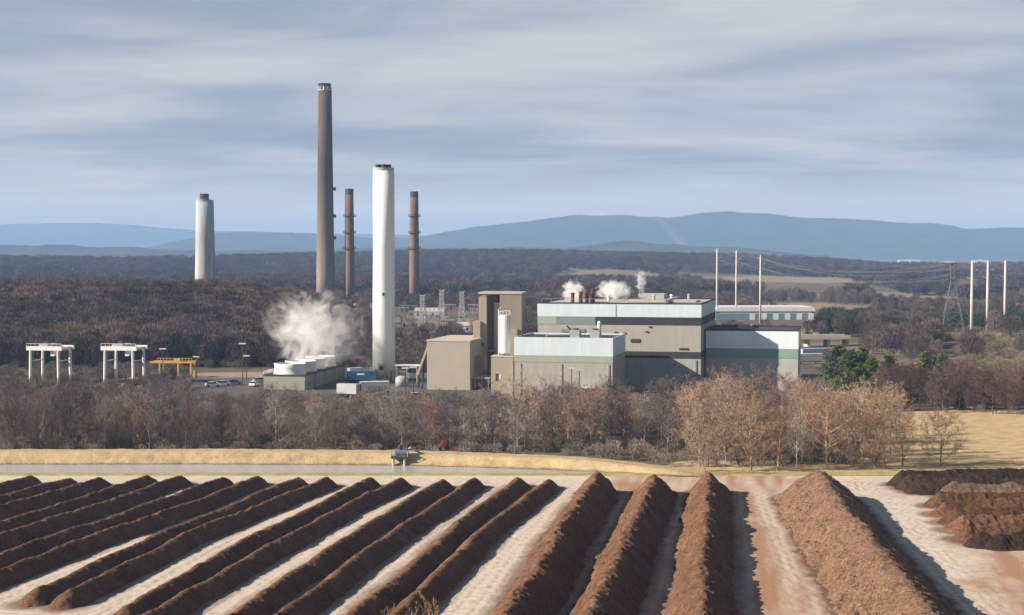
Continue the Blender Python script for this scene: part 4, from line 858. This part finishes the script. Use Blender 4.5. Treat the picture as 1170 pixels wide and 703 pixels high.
YTOP_X = [-40, 0, 150, 300, 380, 430, 520, 580, 650, 720, 800, 860, 930, 985, 1010, 1040]
YTOP_Y = [440, 440, 446, 449, 452, 452, 445, 440, 442, 440, 430, 424, 428, 436, 447, 452]
GREY = [(.145, .125, .115), (.12, .108, .106), (.165, .14, .122), (.14, .11, .10), (.225, .198, .172), (.105, .095, .098)]
TAN = [(0.299, 0.215, 0.156), (0.334, 0.241, 0.175), (0.238, 0.159, 0.124), (0.194, 0.125, 0.106), (0.352, 0.267, 0.207), (0.176, 0.133, 0.115), (0.273, 0.172, 0.129)]
def berm_back(x): return np.interp(x, BERM[:, 0], BERM[:, 1])
n_tree = 0; used = []
for tries in range(6000):
    if n_tree >= 262: break
    px = trng.uniform(-30, 1040); dpt = trng.random() ** 1.6
    if px < 790: y0 = 313; 
    else: y0 = 291
    Y = y0 + dpt * (62 if px < 700 else 75)
    x = XY(px, Y)
    if px < 830 and x < BERM[-1, 0] + 3 and Y < berm_back(x) + 7.5: continue
    if px > 985 and Y > 345: continue
    if any((x - a) ** 2 + (Y - b) ** 2 < 3.1 ** 2 for a, b in used): continue
    used.append((x, Y)); f = float(np.interp(px + trng.uniform(-30, 30), [-40, 420, 600, 760, 860, 1040], [0, .12, .3, .55, .95, 1]))
    ytop = np.interp(px, YTOP_X, YTOP_Y); hmax = 40 - (ytop - 288) * Y / FPX
    h = min(15, hmax) * trng.uniform(.62, 1.04)
    if trng.random() < .12: h *= .6
    pal = TAN if trng.random() < f else GREY; col = trng.choice(pal)
    if trng.random() < .04: col = (.25, .15, .125)
    if trng.random() < .05: col = (.33, .29, .24)
    kind = trng.choice(['oval', 'oval', 'oval', 'narrow', 'narrow', 'round']) if h > 7 else 'round'
    if h < 4.5: kind = 'shrub'
    if px < 560: lab, grp = 'dark leafless tree crowded behind the pond berm, left half of the belt', 'grey bare trees behind the berm'
    elif px < 800: lab, grp = 'brownish leafless tree in the belt below the white-banded plant blocks', 'brownish bare trees below the plant'
    else: lab, grp = 'tan sunlit leafless tree in the belt right of the berm end', 'tan bare trees right of the berm'
    tree(x, Y, h, kind, trng.randrange(20), col, lab, grp, trng.uniform(.85, 1.15)); n_tree += 1
# trees that stand out
def tree_at(px, pyb, pyt, kind, idx, col, label, wide=1.0, z=0.0):
    p = P(px, pyb, z); h = ZY(pyt, p[1]) - z; return tree(p[0], p[1], h, kind, idx, col, label, None, wide, z=z)
tree_at(1011, 536, 447, 'oval', 0, (.34, .235, .145), 'large pear-shaped tan leafless tree at the right end of the belt', 1.12)
tree_at(1075, 533, 478, 'round', 0, (.24, .17, .105), 'broad low leafless tree standing alone in the tan field', 1.15)
tree_at(945, 536, 452, 'round', 1, (.31, .20, .13), 'wide tan leafless tree two left of the pear-shaped one', 1.05)
tree_at(985, 536, 478, 'round', 0, (.28, .185, .12), 'short tan leafless tree left of the pear-shaped one')
tree_at(858, 538, 455, 'oval', 2, (.36, .26, .17), 'pale many-branched leafless tree by the end of the berm', 1.05)
tree_at(888, 538, 465, 'oval', 1, (.30, .2, .13), 'tan leafless tree at the pad edge left of the tall chip windrow', 1.1)
tree_at(805, 541, 490, 'shrub', 0, (.30, .22, .15), 'pale leafless bush at the tip of the berm', 1.0)
tree_at(445, 514, 462, 'oval', 3, (.36, .31, .25), 'pale silvery leafless tree behind the berm above the pump house', 1.0)
tree_at(493, 514, 461, 'oval', 0, (.34, .17, .13), 'pinkish-red leafless tree behind the berm left of the red tractor', .85)
tree_at(84, 512, 450, 'narrow', 0, (.30, .165, .14), 'pinkish leafless tree behind the berm below the left gantry crane', 1.1)
tree_at(235, 513, 458, 'oval', 2, (.25, .21, .185), 'pale grey leafless tree behind the berm below the yellow gantry', .95)
tree_at(382, 513, 468, 'round', 1, (.22, .185, .15), 'rounded grey leafless tree behind the berm below the cooling tower', 1.0)
# dark hedge trees behind the field
for i in range(44):
    px = 1006 + i * 4.2 + trng.uniform(-4, 4); Y = trng.uniform(388, 430); h = trng.uniform(6.5, 10.5)
    tree(XY(px, Y), Y, h, trng.choice(['round', 'oval', 'round']), trng.randrange(4), trng.choice([(.085, .052, .046), (.07, .054, .05), (.10, .06, .05), (.14, .095, .08)]),
         'dark reddish leafless tree in the hedge line behind the tan field', 'hedge trees behind the tan field', trng.uniform(1.0, 1.35))
# near tree: only its topmost twigs reach the frame
for px, pyt, s_ in ((475, 684, 1.0), (437, 693, .8), (497, 680, .7)):
    Y = 118.0; tree(XY(px, Y, 690), Y, ZY(pyt, Y), 'narrow', 0 if s_ == 1 else 1, (.33, .22, .13), {475: 'tan twig tips of a leafless tree at the bottom frame edge, middle clump', 437: 'tan twig tips of a leafless tree at the bottom frame edge, left clump', 497: 'tan twig tips of a leafless tree at the bottom frame edge, right clump'}[px], None, .5)

# evergreens
def gen_ever(seed, H, Wd, nb=70, cone=False):
    rnd = random.Random(seed); T = MB(); Cw = MB(); T.tube([(0, 0, 0), (.02 * H * rnd.uniform(-1, 1), 0, H * .5), (0, 0, H * .97)], [.02 * H, .012 * H, .002 * H], 7)
    sides = [rnd.uniform(.75, 1.2) for _ in range(6)]
    for i in range(nb):
        q = .08 + .9 * (i + rnd.random()) / nb; a = i * 2.4 + rnd.uniform(-.6, .6)
        L = Wd * ((1 - q) ** (.8 if cone else .55) + .05) * rnd.uniform(.6, 1.15) * sides[int((a % 6.283) / 6.284 * 6)]
        el = rnd.uniform(-.1, .35) + .5 * q; d = Vector((math.cos(a) * math.cos(el), math.sin(a) * math.cos(el), math.sin(el))); p0 = Vector((0, 0, H * q * .93)); p1 = p0 + d * L * .6; p2 = p1 + (d + Vector((0, 0, .25))).normalized() * L * .45
        T.tube([p0, p1, p2], [.006 * H, .004 * H, .001 * H], 4)
        for k in range(int(26 + 70 * L / Wd)):
            t = rnd.random() ** .7; c = p0.lerp(p1, t / .6) if t < .6 else p1.lerp(p2, (t - .6) / .4)
            c = c + Vector((rnd.gauss(0, .11), rnd.gauss(0, .11), rnd.gauss(0, .06))) * L * (.5 + t)
            for m_ in range(2):
                u = (d * .8 + Vector((rnd.gauss(0, .6), rnd.gauss(0, .6), rnd.gauss(.25, .4)))).normalized(); v = u.cross(Vector((rnd.gauss(0, 1), rnd.gauss(0, 1), rnd.gauss(0, 1)))).normalized(); l_ = rnd.uniform(.35, .75); w = .075
                o = len(Cw.v); Cw.v += [tuple(c - v * w), tuple(c + v * w), tuple(c + u * l_)]; Cw.f.append((o, o + 1, o + 2))
    a, b = T.mesh('trunk'), Cw.mesh('crown'); a.materials.append(M['bark']); b.materials.append(M['needles']); return a, b
EV = [gen_ever(1, 14, 4.2, 95), gen_ever(2, 14, 3.8, 85), gen_ever(3, 9, 2.4, 80, True)]
def ever(px, Y, pyt, k_, label, wide=1.0, col=(1, 1, 1)):
    H0 = (14, 14, 9)[k_]; h = ZY(pyt, Y); r = empty('evergreen_tree', (XY(px, Y), Y, 0), trng.uniform(0, 6), label, 'tree', 'dark evergreen trees at right'); s_ = h / H0; r.scale = (s_ * wide * 1.2, s_ * wide * 1.2, s_)
    a = link('trunk', EV[k_][0], None, r); b = link('crown', EV[k_][1], None, r); a.color = (.12, .09, .07, 1); b.color = (*col, 1)
ever(957, 428, 391, 0, 'tall green evergreen, leftmost of the evergreen clump at right', 1.0); ever(973, 422, 396, 1, 'green evergreen in the middle of the clump at right', 1.05, (1.15, 1.2, 1)); ever(985, 432, 394, 0, 'bright green evergreen near the right of the clump', .9, (1.3, 1.3, 1))
ever(997, 420, 404, 1, 'yellowish green evergreen at the right end of the clump', .9, (1.7, 1.55, 1.1)); ever(1016, 440, 403, 1, 'small dark evergreen just right of the evergreen clump', 1.1); ever(949, 440, 401, 1, 'darker evergreen tucked behind the clump left side', 1.0, (.8, .85, .9))
ever(1058, 436, 399, 2, 'bright pointed evergreen above the hedge line', 1.1, (1.6, 1.6, 1.1)); ever(1078, 440, 402, 2, 'bright evergreen right of the pointed one above the hedge', 1.2, (1.4, 1.4, 1)); ever(1068, 445, 405, 1, 'low dark evergreen between two bright ones above the hedge', 1.0)
ever(1128, 402, 430, 2, 'dark pointed cedar in the hedge behind the tan field', 1.3, (.5, .55, .6)); ever(1095, 398, 446, 2, 'small blackish cedar in the hedge behind the tan field', 1.3, (.5, .5, .5)); ever(1036, 398, 452, 1, 'squat blackish evergreen at the hedge end by the field corner', 1.4, (.5, .55, .5))

# ------------------------------------------------------------------ woods too dense to count (instanced inside one object each)
def far_crown(seed, H, Wd, n, w, L):
    rnd = random.Random(seed); mb = MB()
    for i in range(n):
        q = rnd.random(); z = H * (.12 + .88 * q); r = Wd * math.sqrt(max(.05, 1 - ((q - .45) / .58) ** 2)) * rnd.random() ** .45; a = rnd.uniform(0, 6.28)
        p = Vector((r * math.cos(a), r * math.sin(a), z * .92)); d = Vector((math.cos(a) * .6 + rnd.gauss(0, .4), math.sin(a) * .6 + rnd.gauss(0, .4), .9)).normalized(); l_ = L * rnd.uniform(.5, 1.2)
        s = d.cross(Vector((rnd.gauss(0, 1), rnd.gauss(0, 1), rnd.gauss(0, 1)))).normalized() * w * rnd.uniform(.5, 1); o = len(mb.v); mb.v += [tuple(p - s), tuple(p + s), tuple(p + d * l_)]; mb.f.append((o, o + 1, o + 2))
    for i in range(7):
        a = rnd.uniform(0, 6.28); r = Wd * .5; mb.tube([(0, 0, H * .1 * (i % 3)), (r * math.cos(a), r * math.sin(a), H * .8)], [.16, .04], 3)
    mb.tube([(0, 0, 0), (0, 0, H * .85)], [.22, .05], 4)
    return mb.mesh('crown')
def woods(name, pts, scl, sources, m, label, cat='woodland'):
    me = bpy.data.meshes.new(name); me.vertices.add(len(pts)); me.vertices.foreach_set('co', np.asarray(pts, np.float32).ravel())
    a = me.attributes.new('sc', 'FLOAT', 'POINT'); a.data.foreach_set('value', np.asarray(scl, np.float32)); me.update()
    o = link(name, me, None); tag(o, label, cat, None, 'stuff')
    g = bpy.data.node_groups.new(name + '_nodes', 'GeometryNodeTree'); g.interface.new_socket('Geometry', in_out='INPUT', socket_type='NodeSocketGeometry'); g.interface.new_socket('Geometry', in_out='OUTPUT', socket_type='NodeSocketGeometry')
    n, l = g.nodes, g.links; gi, go = n.new('NodeGroupInput'), n.new('NodeGroupOutput'); jn = n.new('GeometryNodeGeometryToInstance')
    for s in sources:
        oi = n.new('GeometryNodeObjectInfo'); oi.inputs['Object'].default_value = s; sm = n.new('GeometryNodeSetMaterial'); sm.inputs['Material'].default_value = m
        l.new(oi.outputs['Geometry'], sm.inputs['Geometry']); l.new(sm.outputs[0], jn.inputs[0])
    ip = n.new('GeometryNodeInstanceOnPoints'); l.new(gi.outputs[0], ip.inputs['Points']); l.new(jn.outputs[0], ip.inputs['Instance']); ip.inputs['Pick Instance'].default_value = True
    ri = n.new('FunctionNodeRandomValue'); ri.data_type = 'INT'; ri.inputs['Min'].default_value if False else None
    for s_ in ri.inputs:
        if s_.type == 'INT' and s_.name == 'Min': s_.default_value = 0
        if s_.type == 'INT' and s_.name == 'Max': s_.default_value = len(sources) - 1
    l.new([q for q in ri.outputs if q.type == 'INT'][0], ip.inputs['Instance Index'])
    rr = n.new('FunctionNodeRandomValue'); rr.data_type = 'FLOAT_VECTOR'; v = [q for q in rr.inputs if q.type == 'VECTOR']; v[0].default_value = (0, 0, 0); v[1].default_value = (0, 0, 6.283)
    l.new([q for q in rr.outputs if q.type == 'VECTOR'][0], ip.inputs['Rotation'])
    na = n.new('GeometryNodeInputNamedAttribute'); na.data_type = 'FLOAT'; na.inputs['Name'].default_value = 'sc'; l.new([q for q in na.outputs if q.type == 'VALUE'][0], ip.inputs['Scale'])
    l.new(ip.outputs[0], go.inputs[0]); md = o.modifiers.new('scatter', 'NODES'); md.node_group = g
    return o
def proto(name, me): return bpy.data.objects.new(name, me)
midp = [proto('source', far_crown(i, 12, 4.2, 1100, .10, 1.9)) for i in range(3)]
farp = [proto('source', far_crown(10 + i, 12, 5.5, 420, .26, 3.2)) for i in range(3)]
shp = [proto('source', far_crown(20 + i, 4, 2.4, 380, .06, 1.0)) for i in range(2)]
nr = np.random.default_rng(4)
def scat(n, px0, px1, Y0, Y1, keep=None, pw=1.0):
    Y = Y0 + (Y1 - Y0) * nr.random(n) ** pw; px = nr.uniform(px0, px1, n); x = (px - 585) / FPX * Y
    k_ = np.ones(n, bool) if keep is None else keep(px, x, Y)
    x, Y = x[k_], Y[k_]; z = terrain(x, Y); return np.stack((x, Y, z), -1)
def fieldmask(x, Y, thr=.5):
    m = np.zeros(len(x), bool)
    for px, Yc_, wx, wy, *a in ((878, 1850, 105, 480), (1010, 1420, 50, 160), (1090, 1180, 55, 130), (700, 2100, 80, 300), (930, 1120, 45, 110), (860, 780, 45, 70), (962, 640, 30, 50), (1140, 690, 34, 30), (878, 872, 72, 120), (640, 900, 70, 50), (960, 890, 22, 30), (920, 590, 35, 70), (345, 1030, 25, 25), (78, 1480, 22, 30), (775, 1450, 20, 40)):
        cx = (px - 585) / FPX * Yc_; m |= ((x - cx) / wx) ** 2 + ((Y - Yc_) / wy) ** 2 < 1
    return m
hw = mat('hill_twigs', (.10, .076, .072), .95, .15, .3, rnd=.5, drift=.022)
pts = scat(3600, -25, 365, 545, 900, lambda px, x, Y: (x < -70 - 26 * np.sin(Y / 45.)) & (nr.random(len(x)) < sstep(-65, -95, x) + .2), 1.0)
woods('hill_wood', pts, nr.uniform(.65, 1.08, len(pts)), midp, hw, 'dense brown leafless wood covering the hill on the left')
mw = mat('mid_twigs', (.095, .077, .075), .95, .15, .3, rnd=.5, drift=.014)
def mid_keep(px, x, Y): return ~fieldmask(x, Y) & (fbm(x / 70, Y / 90, 91, 3) > -.22) & ((px < 330) | (Y > 560)) & ~((px > 430) & (px < 800) & (Y < 610)) & ~((px > 900) & (Y < 560)) & ~((np.abs(px - 490) < 60) & (Y < 960) & (Y > 700)) & ~((px > 1075) & (Y < 800) & (nr.random(len(px)) < .8))
pts = scat(4200, -25, 1200, 560, 1350, mid_keep, .9)
pts = np.concatenate((pts, scat(130, 985, 1064, 600, 770)))
woods('valley_wood', pts, nr.uniform(.45, .95, len(pts)), midp, mw, 'brown leafless woodland scattered over the valley behind the plant')
fw = mat('far_twigs', (.058, .046, .054), .95, .15, .2, rnd=.5, drift=.005)
pts = scat(15000, -40, 1210, 1300, 3500, lambda px, x, Y: ~fieldmask(x, Y) & (fbm(x / 160, Y / 200, 95, 3) > -.30), 1.25)
woods('ridge_wood', pts, nr.uniform(.75, 1.2, len(pts)), farp, fw, 'far leafless forest over the long low ridge')
uw = mat('undergrowth_twigs', (.20, .165, .135), .95, .15, .3, rnd=.3)
def ug(px, x, Y): return (nr.random(len(px)) < np.interp(px, [900, 1015], [1, .15])) & ((px > 800) | (Y > np.interp(x, BERM[:, 0], BERM[:, 1]) + 6)) & ~((px > 1015) & (Y < 385)) & ~((px > 1015) & (Y < 412) & (Y > 396) & (px > 1080))
pts = scat(2300, -30, 1200, 292, 428, ug, 1.0)
woods('undergrowth', pts, nr.uniform(.25, .75, len(pts)), shp, uw, 'tangled leafless undergrowth beneath the tree belt', 'undergrowth')
pts = scat(1200, -30, 440, 420, 560, lambda px, x, Y: ~((px > 215) & (px < 420) & (Y < 540)), 1.0)
woods('scrub', pts, nr.uniform(.3, .75, len(pts)), shp, mat('scrub_twigs', (.12, .105, .095), .95, .15, .3, rnd=.3), 'dark scrub around the gantry cranes', 'scrub')
pts = scat(500, 430, 560, 500, 640, lambda px, x, Y: Y > 520, 1.0)
woods('scrub', pts, nr.uniform(.6, 1.6, len(pts)), shp, mat('bank_twigs', (.10, .085, .072), .95, .15, .3, rnd=.3), 'scrubby bank behind the white chimney and beige block', 'scrub')
pts = scat(700, 1015, 1200, 440, 760, lambda px, x, Y: fbm(x / 22, Y / 40, 97, 3) > -.05, 1.0)
woods('scrub', pts, nr.uniform(.25, .8, len(pts)), shp, mat('rise_twigs', (.17, .15, .10), .95, .2, .3, rnd=.4), 'olive and brown scrub on the rise before the far-right poles', 'scrub')
EVM = mat('far_needles', (.022, .04, .022), .95, .3, .3, rnd=.3)
pts = np.concatenate((scat(110, 938, 1005, 720, 880), scat(60, 1040, 1170, 760, 900), scat(160, 500, 620, 1250, 1500), scat(60, 0, 130, 1300, 1450)))
woods('evergreen_copse', pts, nr.uniform(.35, .8, len(pts)), farp, EVM, 'dark evergreen thickets among the distant woods', 'woodland')

# ------------------------------------------------------------------ steam
def steam(px, py, Y, rx, ry, rz, dens, seed, label, scale, thr=.45, rise=.35, shear=.2):
    c = PD(px, py, Y); bm = MB()
    ns, nr_ = 20, 32; prof = [(max(.001, math.sin(math.pi * i / ns)), -math.cos(math.pi * i / ns)) for i in range(ns + 1)]
    bm.lathe(prof, 0, 0, nr_, False)
    m = bpy.data.materials.new('steam'); m.use_nodes = True; n, l = m.node_tree.nodes, m.node_tree.links; n.remove(n['Principled BSDF'])
    v = n.new('ShaderNodeVolumePrincipled'); v.inputs['Color'].default_value = (.995, .997, 1, 1); v.inputs['Anisotropy'].default_value = -.15; l.new(v.outputs[0], n['Material Output'].inputs['Volume'])
    t = n.new('ShaderNodeTexCoord'); ln = n.new('ShaderNodeVectorMath'); ln.operation = 'LENGTH'; sh = n.new('ShaderNodeMapping'); sh.inputs['Rotation'].default_value = (0, -shear, 0); sh.inputs['Scale'].default_value = (1.12, 1, .95); l.new(t.outputs['Object'], sh.inputs[0]); l.new(sh.outputs[0], ln.inputs[0])
    mp = n.new('ShaderNodeMapping'); mp.inputs['Location'].default_value = (seed, seed * 1.3, 0); mp.inputs['Scale'].default_value = (rx * scale, ry * scale, rz * scale); l.new(t.outputs['Object'], mp.inputs[0])
    nz = n.new('ShaderNodeTexNoise'); nz.inputs['Scale'].default_value = 1; nz.inputs['Detail'].default_value = 5; nz.inputs['Roughness'].default_value = .58; nz.inputs['Distortion'].default_value = 1.1; l.new(mp.outputs[0], nz.inputs[0])
    def mth(op, a, b):
        q = n.new('ShaderNodeMath'); q.operation = op
        for i, w in enumerate((a, b)):
            if isinstance(w, (int, float)): q.inputs[i].default_value = w
            else: l.new(w, q.inputs[i])
        return q.outputs[0]
    sx = n.new('ShaderNodeSeparateXYZ'); l.new(t.outputs['Object'], sx.inputs[0])
    fall = mth('MULTIPLY', mth('POWER', ln.outputs['Value'], 1.5), .75)
    low_ = mth('MULTIPLY', sx.outputs[2], -rise * .3)
    d = mth('ADD', mth('SUBTRACT', mth('MULTIPLY', mth('SUBTRACT', nz.outputs[0], .2), 2.5), mth('ADD', fall, thr)), low_)
    d = mth('MINIMUM', mth('MAXIMUM', d, 0.0), .35); l.new(mth('MULTIPLY', d, dens), v.inputs['Density'])
    o = bm.build('steam_cloud', m, None, True); o.location = c; o.scale = (rx, ry, rz); tag(o, label, 'steam', None, 'stuff'); return o
k4 = 478 / FPX
steam(357, 369, 482, 76 * k4, 17, 54 * k4, .30, 3.7, 'large drifting white steam plume above the cooling tower', .14, .37, .9, .45)
steam(656, 333, 472, 16 * .262, 4, 15 * .262, 1.2, 1.2, 'dense white steam puff on the main roof behind rust-red stacks', .38, .13, .5)
steam(702, 331, 485, 26 * .27, 4.5, 12 * .27, 1.3, 6.1, 'longer white steam puff on the main roof, right of the first', .33, .19, .5)
steam(733, 322, 900, 9 * .5, 4, 14 * .5, .6, 9.3, 'faint wisp of steam at the distant lattice mast', .3, .2, .3)

# ------------------------------------------------------------------ haze
hz_ = MB().box(-16000, 16000, -400, 19500, -8, 380).build('haze', None)
hm = bpy.data.materials.new('haze_air'); hm.use_nodes = True; n, l = hm.node_tree.nodes, hm.node_tree.links; n.remove(n['Principled BSDF'])
v = n.new('ShaderNodeVolumePrincipled'); v.inputs['Color'].default_value = (.33, .555, .90, 1); v.inputs['Density'].default_value = 1.08e-4; v.inputs['Anisotropy'].default_value = 0
l.new(v.outputs[0], n['Material Output'].inputs['Volume']); hz_.data.materials.append(hm)
tag(hz_, 'thin blue haze filling the valley air', 'haze', None, 'stuff')
